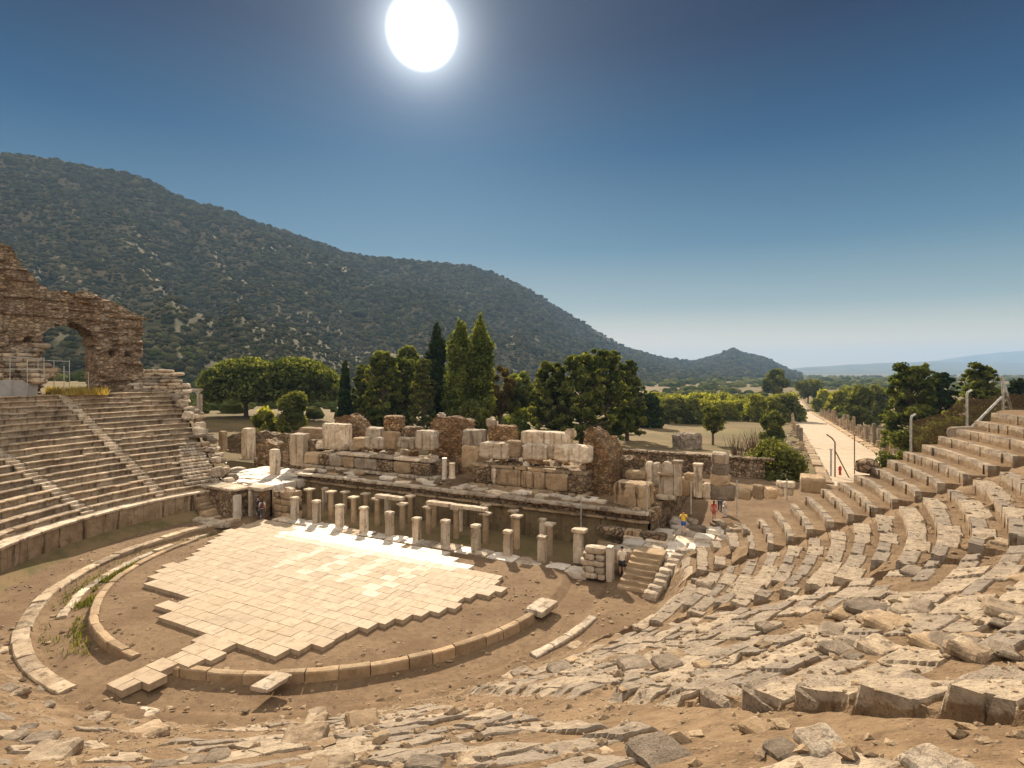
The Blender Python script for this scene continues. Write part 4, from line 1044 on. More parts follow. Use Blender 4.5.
# ------------------------------------------------------------------ the short pillars under the stage
def build_pillars():
    us = [-10.96 + 2.34 * k for k in range(10)]
    def pillar(name, label, u, v, zb, h, w, kind, group):
        r = ruin(name, label, 'pillar', u, v, zb, rng.uniform(-.05, .05), group)
        s = rng.randrange(999)
        if kind == 'square':
            b = MB(); b.rough((0, 0, .06 + (h - .28) / 2), (w, w * .9, h - .28), s, amt=.018, cell=.18, chip=.06, tint=rng.random()); b.build('shaft', M['marble'], r)
            b = MB(); b.rough((0, 0, h - .17), (w * 1.10, w * 1.02, .20), s + 1, amt=.015, cell=.15, chip=.06, tint=.5 + .5 * rng.random()); b.build('capital', M['marble'], r)
            b = MB(); b.rough((0, 0, .05), (w * 1.2, w * 1.1, .16), s + 2, amt=.015, cell=.15, chip=.06); b.build('base', M['marble'], r)
        else:
            b = MB(); b.lathe([(w * .52, 0), (w * .5, .05), (w * .48, h * .5), (w * .44, h - .26)], 12, jit=.05, seed=s); b.build('shaft', M['tan_stone'], r)
            b = MB(); b.lathe([(w * .44, h - .28), (w * .50, h - .22), (w * .66, h - .12), (w * .70, h - .10)], 12, jit=.03, seed=s); b.box((0, 0, h - .05), (w * 1.5, w * 1.4, .11), tint=.8); b.build('capital', M['marble'], r)
        return r
    G1, G2, G3 = 'front row of stage pillars', 'second row of stage pillars', 'back row of stage pillars'
    ordn = ['leftmost', 'second from the left', 'third from the left', 'fourth from the left', 'fifth from the left', 'sixth from the left', 'seventh from the left', 'third from the right', 'second from the right', 'rightmost']
    for k, u in enumerate(us):
        pillar('stage_pillar', f'pale square pillar with flat cap, {ordn[k]} of the front row beside the paving', u, 4.98, -.25, 2.05 + rng.uniform(-.16, .12), .50, 'square', G1)
    for k, u in enumerate(us):
        pillar('stage_column', f'stubby round column with wide capital, {ordn[k]} of the second row', u - .25, 6.7, -.3, 2.35 + rng.uniform(-.16, .12), .44, 'round', G2)
    u3 = at_v(325, 487, 8.3)[0]
    for k, u in enumerate([u3 + .9 + 2.2 * k for k in range(10)]):
        pillar('stage_pillar', f'dim narrow pillar in the shade by the stage wall, {ordn[k]} of the back row', u - .9, 8.3, -.3, 2.35 + rng.uniform(-.3, .15), .40, 'round' if k % 3 else 'square', G3)
    for i, (k, lab) in enumerate(((3, 'stone beam bridging two capitals of the second row, left of centre'), (5, 'stone beam bridging two capitals in the middle of the second row'), (6, 'yellowish stone beam bridging two capitals, right of the other beams'))):
        b = MB(); b.rough((0, 0, .12), (2.5, .52, .25), 40 + i, amt=.02, cell=.25, chip=.08, tint=.8)
        o = b.build('stone_beam', M['marble'], None, T((us[k] + us[k + 1]) / 2 - .25, 6.7, 2.03), TH + .01); tag(o, lab, 'stone beam', 'beams on the stage columns')
        o.location.z = 2.12
    # slabs the front row stands on
    r = ruin('stylobate', 'row of pale slabs under the front row of stage pillars', 'paving edge', 0, 0, 0)
    x = -12.6
    while x < 12.2:
        L = rng.uniform(.9, 1.9); blk(r, x + L / 2, 4.72 + rng.uniform(-.1, .1), -.32, L - .04, 1.25, .36 + rng.uniform(-.03, .05), 'marble_clean' if rng.random() < .6 else 'marble', rng.uniform(-.04, .04), chip=.08, name='slab'); x += L
build_pillars()

# ------------------------------------------------------------------ right-hand entrance: walls, steps, terrace
def right_entrance():
    r = ruin('block_wall', 'short wall of five stone courses with an upright end post at the right-hand entrance', 'wall', 13.0, 3.9, -.1)
    courses(r, 0, 1.35, 0, .7, 0, [.35, .36, .34, .38, .36], 'marble', .7, 1.3); blk(r, 1.62, .2, 0, .36, .5, 1.95, 'marble_clean', chip=.05, name='end_post')
    r = ruin('block_wall', 'long low wall of stained blocks behind the right-hand entrance', 'wall', 12.4, 8.2, -.2)
    courses(r, 0, 4.4, 0, .8, 0, [.45, .5, .42, .48], 'podium', .9, 1.9, miss=.05, fallback='rubble')
    r = ruin('square_pillar', 'broad square pillar in front of the stained wall at the right end of the stage', 'pillar', 12.0, 6.1, -.2)
    blk(r, 0, 0, .1, .55, .5, 1.9, 'marble', name='shaft', chip=.06); blk(r, .1, 0, 2.0, .85, .7, .2, 'marble', name='capital', chip=.06)
    r = ruin('stone_steps', 'flight of worn stone steps climbing from the orchestra at the right-hand entrance', 'steps', 15.3, 3.0, -.1)
    for k in range(7): blk(r, .85 + .05 * k, .2 + .34 * k + .4, .22 * k - .3, 1.75, 1.1, .53, 'tan_stone', rng.uniform(-.02, .02), name='step', amt=.02, chip=.07)
    # pale kerb of blocks that climbs beside the steps
    r = ruin('stone_border', 'line of pale blocks climbing beside the steps to the terrace', 'kerb', 17.2, 2.6, 0)
    for k in range(9): blk(r, .1 + .10 * k + rng.uniform(-.1, .1), .45 * k, .16 * k - .3 + .1, .75, .62, .55, 'marble', rng.uniform(-.2, .2))
    # terrace of flat slabs
    r = ruin('slab_terrace', 'sunlit terrace of big flat slabs where the child in yellow stands', 'paving', 0, 0, 0)
    for i in range(7):
        for j in range(5):
            u = 14.9 + i * 1.25 + .3 * (j % 2) + rng.uniform(-.1, .1); v = 6.0 + j * 1.2 + rng.uniform(-.1, .1)
            z = 1.32 - .04 * i + rng.uniform(-.07, .07)
            if u < 18.6 + .3 * j or v > 8.2: blk(r, u, v, z - .55, 1.22, 1.16, .55, 'marble_clean' if rng.random() < .5 else 'marble', rng.uniform(-.06, .06), (rng.uniform(-.03, .03), rng.uniform(-.03, .03)), name='slab', chip=.08)
right_entrance()
def right_pavement():
    r = ruin('slab_terrace', 'broad uneven pavement of worn tan slabs between the three visitors and the seats', 'paving', 0, 0, 0)
    for i in range(10):
        for j in range(10):
            u = 18.0 + i * 1.12 + .3 * (j % 2) + rng.uniform(-.12, .12); v = 6.3 + j * 1.05 + rng.uniform(-.12, .12)
            if v < 4.2 + .30 * (u - 17.6) + .9 or (u < 23 and v < 11.4) or (u < 20 and v > 12.6): continue
            if rng.random() < .12: continue
            blk(r, u, v, .72 - .035 * (min(v, 16) - 9) - .02 * (u - 15) - .36 + rng.uniform(-.07, .09), 1.08, 1.0, .5, rng.choice(['marble', 'tan_stone', 'seat', 'marble_clean']), rng.uniform(-.1, .1), (rng.uniform(-.05, .05), rng.uniform(-.05, .05)), name='slab', chip=.09, amt=.045)
right_pavement()
def right_ruins():
    r = ruin('dark_block', 'bulky dark-stained block of masonry right of the square podium', 'ruin', 0, 0, 0)
    vbox(r, 0, 0, 613, 649, 484, 511, 10.6, 1.6, 'podium', amt=.08, chip=.2); vbox(r, 0, 0, 609, 655, 509, 522, 9.9, 2.0, 'rubble', amt=.08)
    r = ruin('block_wall', 'upright pair of marble blocks left of the round-topped stone', 'wall', 0, 0, 0)
    vbox(r, 0, 0, 645, 652, 462, 487, 14.6, .7, 'marble'); vbox(r, 0, 0, 652, 659, 463, 488, 14.6, .7, 'marble'); vbox(r, 0, 0, 625, 645, 471, 480, 14.2, .8, 'tan_stone')
    u, zb = at_v(666, 496, 13.4); r = ruin('round_topped_stone', 'upright stone with a rounded top beside two slim posts', 'stone', u, 13.4, zb)
    w = 12 / F * 46; b = MB()
    prof = [(-w / 2, 0), (w / 2, 0), (w / 2, 1.75)] + [(w / 2 * math.cos(a_), 1.75 + w / 2 * 1.25 * math.sin(a_)) for a_ in np.linspace(.2, math.pi - .2, 9)] + [(-w / 2, 1.75)]
    n = len(prof); P = [(x, 0, z) for x, z in prof] + [(x, .5, z) for x, z in prof]
    b.add(np.array(P), [tuple(range(n))], [tuple(reversed(range(n, 2 * n)))], [(i, n + i, n + (i + 1) % n, (i + 1) % n) for i in range(n)]); b.build('slab', M['marble'], r)
    blk(r, 0, .25, -.25, w * 1.3, .9, .35, 'marble', name='base')
    blk(r, 0, -.04, 1.5, w * 1.08, .6, .12, 'tan_stone', name='moulding', chip=.04)
    for px, w_, yt, yb, v, lab in ((678, 6.5, 462, 495, 13.6, 'slim upright post just right of the round-topped stone'), (698, 6.5, 465, 497, 13.8, 'slim upright post left of the big stacked pier')):
        u, zb = at_v(px, yb, v); zt = at_v(px, yt, v)[1]; w = w_ / F * 46
        r = ruin('stone_post', lab, 'pillar', u, v, zb); blk(r, 0, 0, 0, w, w, zt - zb, 'marble', name='shaft', chip=.06); blk(r, 0, 0, zt - zb - .02, w * 1.2, w * 1.15, .14, 'marble', name='cap', chip=.04)
    r = ruin('stacked_pier', 'big pier of four stacked stone blocks beside the leafy round bush', 'pillar', 0, 0, 0)
    for yt, yb, x0, x1, m in ((454, 466, 711, 727, 'marble'), (465, 476, 711, 728, 'grey_stone'), (475, 487, 710, 729, 'tan_stone'), (486, 501, 708, 734, 'grey_stone')): vbox(r, 0, 0, x0, x1, yt, yb, 15.0, 1.3, m)
    vbox(r, 0, 0, 702, 710, 484, 500, 14.8, .9, 'marble')
    r = ruin('rubble_wall', 'low wall of pale stones running behind the slim posts to the stacked pier', 'wall', 0, 0, 0)
    for x0, x1, yt, yb in ((668, 690, 478, 496), (684, 700, 474, 494), (652, 668, 484, 498), (690, 706, 482, 500)): vbox(r, 0, 0, x0, x1, yt, yb, 16.0, .9, 'rubble' if x0 % 4 else 'tan_stone', amt=.08)
    r = ruin('retaining_wall', 'long dark retaining wall below the footpath, behind the stacked pier', 'wall', 0, 0, 0)
    u0, z0 = at_v(604, 460, 33); u1, _ = at_v(765, 464, 33); zt = at_v(690, 454.5, 33)[1]
    V, Fq = wall_grid(u1 - u0, zt, 0, 6, .12, bottom=-1.2, topn=.15); V[:, 0] += u0; V[:, 1] += 33; b = MB(); b.add(V, Fq)
    P = V.copy(); b.build('wall_face', M['rubble'], r)
    x = u0; b = MB()
    while x < u1:
        L = rng.uniform(.8, 2.0); b.rough((x + L / 2, 33.3, zt - .05), (L - .05, .9, .3), rng.randrange(999), amt=.05, cell=.3, chip=.15, tint=rng.random()); x += L
    b.build('coping', M['rubble'], r)
    r = ruin('stone_block', 'large flat pale block at the end of the seats, right of the leafy bush', 'stone', 0, 0, 0)
    vbox(r, 0, 0, 800, 826, 478, 494, 11.4, 1.6, 'tan_stone', amt=.05)
    r = ruin('stone_bench', 'low stone bench of two blocks in front of the leafy round bush', 'stone', 0, 0, 0)
    vbox(r, 0, 0, 776, 795, 482, 488, 11.9, .8, 'marble'); vbox(r, 0, 0, 778, 784, 487, 497, 12.0, .6, 'marble'); vbox(r, 0, 0, 787, 793, 487, 497, 12.0, .6, 'marble')
    r = ruin('stone_block', 'row of tan blocks between the stacked pier and the stone bench', 'stone', 0, 0, 0)
    for x0, x1, yt, yb in ((735, 751, 490, 500), (752, 764, 486, 500), (764, 777, 489, 500)): vbox(r, 0, 0, x0, x1, yt, yb, 12.6, .8, 'tan_stone')
right_ruins()

# ------------------------------------------------------------------ left-hand entrance
def left_entrance():
    r = ruin('entrance_wall', 'rubble-faced entrance wall with a white corner post at the left end of the paving', 'wall', 0, 0, 0)
    rubble_mass(r, 'core', -19.4, -15.5, 3.1, 5.2, -.2, [(0, 2.3), (.5, 2.4), (1, 2.25)], 'rubble', 21, amt=.08)
    blk(r, -15.35, 3.25, -.1, .42, .5, 1.95, 'marble_clean', name='corner_post', chip=.05)
    courses(r, -19.6, -15.4, 3.0, 4.6, 2.08, [.22], 'marble', .8, 1.7)
    r = ruin('stone_steps', 'narrow flight of steps climbing to the left seats beside the entrance wall', 'steps', -16.9, 2.3, -.1)
    for k in range(9): blk(r, -.28 - .30 * k, 0.15 + .02 * k, .235 * k - .3, .75, 1.1, .53, 'tan_stone', rng.uniform(-.03, .03), name='step', amt=.02, chip=.07)
    r = ruin('doorway', 'dark narrow doorway between the left entrance wall and the stage masonry', 'doorway', -14.4, 4.5, -.1)
    blk(r, -.62, 0, 0, .3, .9, 2.2, 'marble', name='jamb'); blk(r, .62, 0, 0, .3, .9, 2.2, 'brickish', name='jamb'); blk(r, 0, .1, 2.2, 1.75, 1.1, .28, 'marble', name='lintel')
    b = MB(); b.box((0, .75, 1.05), (1.1, .1, 2.2)); b.build('opening', M['painted_shade'], r)  # near-black panel closing the doorway, the shade inside put into its colour
    r = ruin('rubble_wall', 'broken masonry corner with stacked blocks where the two visitors stand, left of the pillars', 'wall', 0, 0, 0)
    courses(r, -13.5, -11.6, 5.1, 6.4, -.2, [.6, .55, .5, .55], 'tan_stone', .6, 1.1, fallback='rubble', miss=.15)
    for px0, px1, yt, yb in ((262, 270, 486, 512), (283, 291, 488, 520)): vbox(r, 0, 0, px0, px1, yt, yb, 5.3, .6, 'marble')
    r = ruin('slab_terrace', 'bright terrace of smooth white slabs between the left seats and the stage', 'paving', 0, 0, 0)
    for i in range(7):
        for j in range(6):
            u = -23.2 + i * 1.3 + rng.uniform(-.1, .1); v = 5.2 + j * 1.4 + rng.uniform(-.1, .1)
            if u < -17.6 - .45 * 0 and v < 4.2 + .30 * (abs(u) - 17.6) + .4: continue
            blk(r, u, v, 1.4 + rng.uniform(-.06, .06), 1.25, 1.32, .7, 'marble_clean', rng.uniform(-.05, .05), (rng.uniform(-.03, .03), rng.uniform(-.03, .03)), name='slab', chip=.06)
    b = MB(); b.box((0, 0, 0), (9.5, 8, 1.9)); b.build('bed', M['rubble'], r, (-19.6, 9.4, .6))
    r = ruin('stage_steps', 'low white steps at the foot of the left entrance wall', 'steps', 0, 0, 0)
    for k in range(3): blk(r, -17.8 + 1.2 * k, 1.9 - .3 * k, -.15, 2.6, .7, .3, 'marble', .1 * k, name='step')
left_entrance()

# ------------------------------------------------------------------ the great arched ruin on the left
def build_vault():
    A0 = np.array([-47.6, 43.5]); A1 = np.array([-38.3, 58.2]); L = float(np.linalg.norm(A1 - A0)); d = (A1 - A0) / L
    rot = math.atan2(d[1], d[0])
    r = thing('vault_ruin', 'great ruined wall of rubble masonry pierced by one arch, above the left seats', 'ruin', (A0[0], A0[1], 9.3), rot)
    nrm = np.array([d[1], -d[0]])
    def sx(px):                              # distance along the wall under a pixel column
        k = (px - 512) / F                    # X = k*Y
        return float((A0[0] - k * A0[1]) / (k * d[1] - d[0]))
    def hz(px, py):
        s = sx(px); y = A0[1] + d[1] * s; return H - (py - Y0) / F * y - 9.3
    top = [(-70, 225), (0, 243), (10, 246), (17, 252), (22, 262), (30, 270), (36, 280), (42, 287), (52, 292), (62, 290), (75, 294), (88, 292), (100, 296), (112, 300), (120, 306), (130, 311), (138, 316), (142, 322), (143, 345), (143.5, 380)]
    ts = np.array([sx(p[0]) for p in top]); tz_ = np.array([hz(*p) for p in top])
    ac, ar = (sx(42) + sx(96)) / 2, (sx(96) - sx(42)) / 2
    ztop = hz(62, 323); spring = ztop - ar * .95
    cs = .16; ns, nz = int((ts[-1] - (-2)) / cs), int(14.5 / cs)
    S = -2 + cs * np.arange(ns + 1); Z = cs * np.arange(nz + 1) - .6
    def inside(s, z):
        t = np.interp(s, ts, tz_) + .25 * float(vnoise(s * 1.1, 0, 4)) + .12 * float(vnoise(s * 3.1, 0, 5))
        if z > t or s > ts[-1] - .03 + .25 * float(vnoise(z * 1.2, 3, 0)): return False
        e = .10 * float(vnoise(s * 2, z * 2, 1))
        if abs(s - ac) < ar + e and z < spring: return False
        if z >= spring and math.hypot((s - ac) / ar, (z - spring) / (ztop - spring)) < 1 + e * .6: return False
        return True
    occ = np.array([[inside(s + cs / 2, z + cs / 2) for z in Z[:-1]] for s in S[:-1]])
    th = 2.6; vid = {}; V = []; Fq = []
    def vv(i, j, k):
        key = (i, j, k)
        if key not in vid: vid[key] = len(V); V.append((S[i], th * k / 4, Z[j]))
        return vid[key]
    for i in range(ns):
        for j in range(nz):
            if not occ[i, j]: continue
            Fq.append((vv(i, j, 0), vv(i + 1, j, 0), vv(i + 1, j + 1, 0), vv(i, j + 1, 0)))
            Fq.append((vv(i, j, 4), vv(i, j + 1, 4), vv(i + 1, j + 1, 4), vv(i + 1, j, 4)))
            for k in range(4):
                if i == 0 or not occ[i - 1, j]: Fq.append((vv(i, j, k), vv(i, j + 1, k), vv(i, j + 1, k + 1), vv(i, j, k + 1)))
                if i == ns - 1 or not occ[i + 1, j]: Fq.append((vv(i + 1, j, k), vv(i + 1, j, k + 1), vv(i + 1, j + 1, k + 1), vv(i + 1, j + 1, k)))
                if j == nz - 1 or not occ[i, j + 1]: Fq.append((vv(i, j + 1, k), vv(i + 1, j + 1, k), vv(i + 1, j + 1, k + 1), vv(i, j + 1, k + 1)))
    P = np.array(V)
    # smooth the staircase outline a little, then roughen
    P = P + .24 * np.stack([fbm(P[:, 0] * 1.3 + 9 * c, P[:, 1] * 1.3, P[:, 2] * 1.5, 5) for c in range(3)], -1)
    P[:, 1] += .22 * fbm(P[:, 0] * .5, P[:, 2] * .6, 3, 3) - .28 * (np.abs(vnoise(P[:, 2] * 1.9, P[:, 0] * .25, 6)) < .12)
    # two beam holes
    for hx, hy in ((112, 354), (128, 354), (28, 340)):
        hs, hh = sx(hx), hz(hx, hy); m = (np.abs(P[:, 0] - hs) < .24) & (np.abs(P[:, 2] - hh) < .26) & (P[:, 1] < 1.0); P[m, 1] += .7
    link('wall', mesh_np('vault_wall', P, np.array(Fq), M['vault']), r)
    # worn ledge of bigger stones at the top, cornice courses
    for px0, px1, py in ((88, 141, 318), (46, 86, 302)):
        s = sx(px0); e = sx(px1); zc = hz((px0 + px1) / 2, py)
        while s < e:
            l = rng.uniform(.5, 1.2)
            if rng.random() < .7: blk(r, s + l / 2, -.05, zc + rng.uniform(-.1, .1), l, .6, rng.uniform(.2, .35), 'brickish', chip=.2, name='block')
            s += l
    # arch ring of thin stones on the right jamb
    return r, sx, hz, d, A0, rot
M['vault'] = stone('vault masonry', (0.64, 0.49, 0.345), (0.52, 0.36, 0.23), (0.13, 0.082, 0.048), 0.8, .45, .15, 1.0, joints=((2.4, 2.4, 4.6), .5), bdist=.12, lichen=.5)
build_vault()
def left_top():
    # pale retaining wall at the far left, above the top row of seats
    r = thing('retaining_wall', 'smooth grey retaining wall above the top row of the left seats', 'wall', T(0, 0, 0), TH)
    a_ = np.radians(np.linspace(183.0, 206, 60)); b = MB()
    sec = [(RTOP + .9, ZTOP - .1), (RTOP + .9, ZTOP + 1.28), (RTOP + 1.3, ZTOP + 1.3), (RTOP + 1.3, ZTOP - .1)]
    P = np.array([[(q * math.cos(t_), q * math.sin(t_), z) for q, z in sec] for t_ in a_]).reshape(-1, 3)
    b.add(P, grid_faces(60, 4), [(0, 1, 2, 3)], [(239, 238, 237, 236)]); b.build('wall', M['concrete'], r)
    # heap of layered blocks beside the arch
    heap = thing('block_heap', 'heap of layered seat blocks piled up right of the arched ruin', 'stone heap', (0, 0, 0))
    def hb(px, py, d_, w, h, dep, m='seat', rz=0.0):
        x, y = pix(px, d_); b = MB(); b.rough((0, 0, 0), (w, dep, h), rng.randrange(9999), amt=.05, cell=.25, chip=.2, tint=rng.random())
        o = b.build('block', M[m], heap, (x, y, zat(py, d_)), rz + R_(33)); o.rotation_euler = (rng.uniform(-.08, .08), rng.uniform(-.08, .08), rz + R_(33))
    for row in range(7):
        y = 391 - row * 3.3; x0 = 108 + row * 3.5 + 6 * (row > 4); x1 = 183 - row * 2.4
        px = x0
        while px < x1:
            w = rng.uniform(7, 16); hb(px + w / 2, y, 57 + row * .35, w / F * 57 * .96, .36, 1.1, rng.choice(['seat', 'seat', 'marble', 'grey_stone']), rng.uniform(-.1, .1)); px += w
    # steps of broken upper seating between retaining wall and arch
    r = thing('upper_rubble', 'tumbled tiers of stone seats climbing to the arched ruin at the far left edge', 'stone heap', (0, 0, 0))
    for row in range(9):
        y = 381 - row * 5.0; px = -40; x1 = 44 - row * 1.4
        while px < x1:
            w = rng.uniform(8, 18); d_ = 46.5 + row * .42 + (px + 10) * .045; x, yy = pix(px + w / 2, d_)
            b = MB(); b.rough((0, 0, 0), (w / F * d_ * 1.0, 1.3, .5), rng.randrange(9999), amt=.07, cell=.25, chip=.25, tint=rng.random())
            o = b.build('block', M[rng.choice(['seat', 'rubble', 'grey_stone'])], r, (x, yy, zat(y, d_)), R_(52)); o.rotation_euler = (rng.uniform(-.1, .1), rng.uniform(-.1, .1), R_(50) + rng.uniform(-.15, .15))
            px += w
    # a bank of yellow grass under the arch
    b = MB(); 
    for k in range(1500):
        px = rng.uniform(46, 108); d_ = rng.uniform(49, 55); x, y = pix(px, d_); z = ZTOP - .05
        h = rng.uniform(.25, .8); a_ = rng.uniform(0, 6.3); w = .05
        c, s_ = math.cos(a_) * w, math.sin(a_) * w; lx, ly = rng.uniform(-.2, .2), rng.uniform(-.2, .2)
        b.add([(x - c, y - s_, z), (x + c, y + s_, z), (x + lx, y + ly, z + h)], [(0, 1, 2)], tint=rng.random())
    o = b.build('dry_grass', foliage('dry grass', (0.25, 0.18, 0.05), (0.42, 0.32, 0.09), .4)); tag(o, 'yellow dry grass under the arch', 'grass', kind='stuff')
    # posts and rails
    for i, (px, y0, y1, d_, lab) in enumerate(((10, 357, 383, 46.5, 'thin grey railing on the tiers at the far left edge'), (38, 360, 384, 49, 'thin grey railing by the left foot of the arch'))):
        x, y = pix(px, d_); z0, z1 = zat(y1, d_), zat(y0, d_)
        r = thing('railing', lab, 'railing', (x, y, z0), R_(50)); n = 3
        for k in range(n): b = MB(); b.tube([(k * 1.1, 0, -.4), (k * 1.1, 0, z1 - z0)], .03, 6); b.build('post', M['post_grey'], r)
        for zz in (.55, 1.0): b = MB(); b.tube([(0, 0, (z1 - z0) * zz), (2.2, 0, (z1 - z0) * zz - .1)], .025, 6); b.build('rail', M['post_grey'], r)
    for px, y0, y1, d_, lab in ((64, 366, 392, 49.5, 'thin pole standing in front of the arch'), (88.5, 372, 393, 52, 'thin pole at the right foot of the arch')):
        x, y = pix(px, d_); z0, z1 = ZTOP - .1, zat(y0, d_); b = MB(); b.tube([(0, 0, 0), (0, 0, z1 - z0)], .035, 8); b.tube([(0, 0, 0), (0, 0, .06)], .12, 10)
        o = b.build('pole', M['post_grey'], None, (x, y, z0)); tag(o, lab, 'pole')
    # small arched building in the distance, left of the umbrella pines
    x, y = pix(192.5, 118); g = float(ground_z(x, y)); zt = zat(389, 118); w = 3.6
    r = thing('stone_gate', 'small square stone gate with an arched opening, left of the umbrella pines', 'ruin', (x, y, g), R_(30))
    h = zt - g
    for sx_ in (-1, 1): blk(r, sx_ * 1.3, 0, 0, 1.1, 1.6, h - 1.0, 'marble', name='pier')
    b = MB(); n = 10
    arc = [(.75 * math.cos(t_), h - 1.3 + .75 * math.sin(t_)) for t_ in np.linspace(0, math.pi, n)]
    P = [(x_, -.75, z_) for x_, z_ in arc] + [(x_ * 2.4, -.75, h - .35) for x_, z_ in arc]
    P2 = [(x_, .75, z_) for x_, _, z_ in P]
    b.add(np.array(P + P2), [(i, i + 1, n + i + 1, n + i) for i in range(n - 1)], [(2 * n + i, 3 * n + i, 3 * n + i + 1, 2 * n + i + 1) for i in range(n - 1)], [(i, 2 * n + i, 2 * n + i + 1, i + 1) for i in range(n - 1)])
    b.build('arch', M['marble'], r); blk(r, 0, 0, h - .36, 4.0, 1.8, .4, 'marble', name='cornice')
left_top()

# ------------------------------------------------------------------ tumbled stones: every larger one a thing of its own
PROTO = {}
def proto_blocks(m):
    if m not in PROTO:
        PROTO[m] = []
        for k in range(9):
            b = MB(); d_ = [(1, .8, .5), (1.2, .6, .4), (.9, .7, .7), (1, 1, .35), (1.3, .7, .5), (.8, .8, .55), (1.0, .55, .45), (1.4, .9, .3), (.9, .6, .6)][k]
            b.rough((0, 0, 0), d_, 500 + k + 31 * len(PROTO), amt=.07, cell=.14, chip=.22 + .05 * (k % 3), tint=.3 + .05 * k); PROTO[m].append((b.mesh('stone_block', M[m]), d_))
    return PROTO[m]
def place_stone(x, y, z, size, m, rz, label, group, tilt=.15, name='stone_block', cat='stone', kind_i=None, sink=.3):
    me, d_ = proto_blocks(m)[rng.randrange(9) if kind_i is None else kind_i]
    s = size / max(d_); o = link(name, me, None, (x, y, z + d_[2] * s * (.5 - sink)), rz)
    o.rotation_euler = (rng.uniform(-tilt, tilt), rng.uniform(-tilt, tilt), rz); o.scale = (s, s, s * rng.uniform(.8, 1.15))
    return tag(o, label, cat, group)
def scatter():
    # rubble down the free edge of the left wing
    for k in range(60):
        R = rng.uniform(20, 36); a_ = 180 - wing_limit(R, -1) - rng.uniform(-.3, 3.2); t_ = math.radians(a_)
        x, y, _ = T(R * math.cos(t_), R * math.sin(t_)); z = ZP + (R - R3) * SLOPE + .05 - 1.0 * max(0, (180 - wing_limit(R, -1) - a_) / 3.2)
        place_stone(x, y, z, rng.uniform(.5, 1.25), rng.choice(['marble', 'seat', 'grey_stone']), rng.uniform(0, 3), 'tumbled stone block on the broken edge of the left wing of seats', 'tumbled blocks along the edge of the left wing')
    # blocks lying about on the stage and behind it
    for k in range(46):
        u, v = rng.uniform(-15, 15), rng.uniform(14.5, 21); x, y, _ = T(u, v)
        place_stone(x, y, TZ - .1, rng.uniform(.5, 1.3), rng.choice(['marble', 'tan_stone', 'rubble']), rng.uniform(0, 3), 'loose stone block lying on the rubble floor behind the stage podiums', 'loose blocks behind the podiums')
    for k in range(40):
        u, v = rng.uniform(-33, -16), rng.uniform(13, 24); x, y, _ = T(u, v)
        place_stone(x, y, float(ground_z(x, y)) + .9 * (v < 15), rng.uniform(.5, 1.3), rng.choice(['marble', 'tan_stone', 'marble_clean']), rng.uniform(0, 3), 'loose stone block among the ruins behind the left wing', 'loose blocks behind the left wing')
    for k in range(44):
        u, v = rng.uniform(15.5, 25), rng.uniform(10.5, 16.5); x, y, _ = T(u, v)
        place_stone(x, y, .75 - .03 * (v - 9), rng.uniform(.6, 1.5), rng.choice(['marble', 'tan_stone', 'grey_stone', 'marble_clean']), rng.uniform(0, 3), 'loose stone block on the uneven ground near the slim posts and stacked pier', 'loose blocks around the right-hand ruins')
    for k in range(46):
        u = rng.uniform(18.5, 28); v = rng.uniform(7.2, 12); x, y, _ = T(u, v)
        if v < 4.2 + .30 * (u - 17.6) + .8: continue
        if abs(x - 15.2) < 2.2 and abs(y - 41) < 4: continue
        place_stone(x, y, .70 - .02 * (u - 15), rng.uniform(.6, 1.7), rng.choice(['marble', 'tan_stone', 'marble_clean', 'seat']), rng.uniform(0, 3), 'flat stone slab on the ground between the terrace and the right-hand seats', 'slabs beside the right-hand seats', .08, 'stone_slab', 'stone slab', rng.choice([3, 7, 4]))
    # stones along the right edge of the street and in front of the seats' end
    for k in range(30):
        px = rng.uniform(800, 880); py = rng.uniform(468, 486); u, z = at_v(px, py, rng.uniform(14, 22)); v = rng.uniform(13, 24); x, y, _ = T(u, v)
        place_stone(x, y, float(ground_z(x, y)), rng.uniform(.5, 1.2), rng.choice(['tan_stone', 'grey_stone']), rng.uniform(0, 3), 'loose stone block between the street end and the seats', 'loose blocks by the street end')
scatter()
# the ground the right-hand ruins stand on
def right_ground():
    us = np.linspace(14.5, 30, 70); vs = np.linspace(4.5, 33.5, 70); U, V_ = np.meshgrid(us, vs, indexing='ij')
    Z = .72 - .035 * (np.minimum(V_, 16) - 9) + .75 * sstep(16, 30, V_) + .12 * fbm(U * .6, V_ * .6, 4, 4) - .02 * (U - 15); Z = np.where(U > 27, Z - (U - 27) * .3, Z)
    struct('ruin_ground', mesh_np('ruin_ground', np.stack(T(U, V_, Z), -1).reshape(-1, 3), grid_faces(70, 70)[:, ::-1], M['dirt'], True))
right_ground()
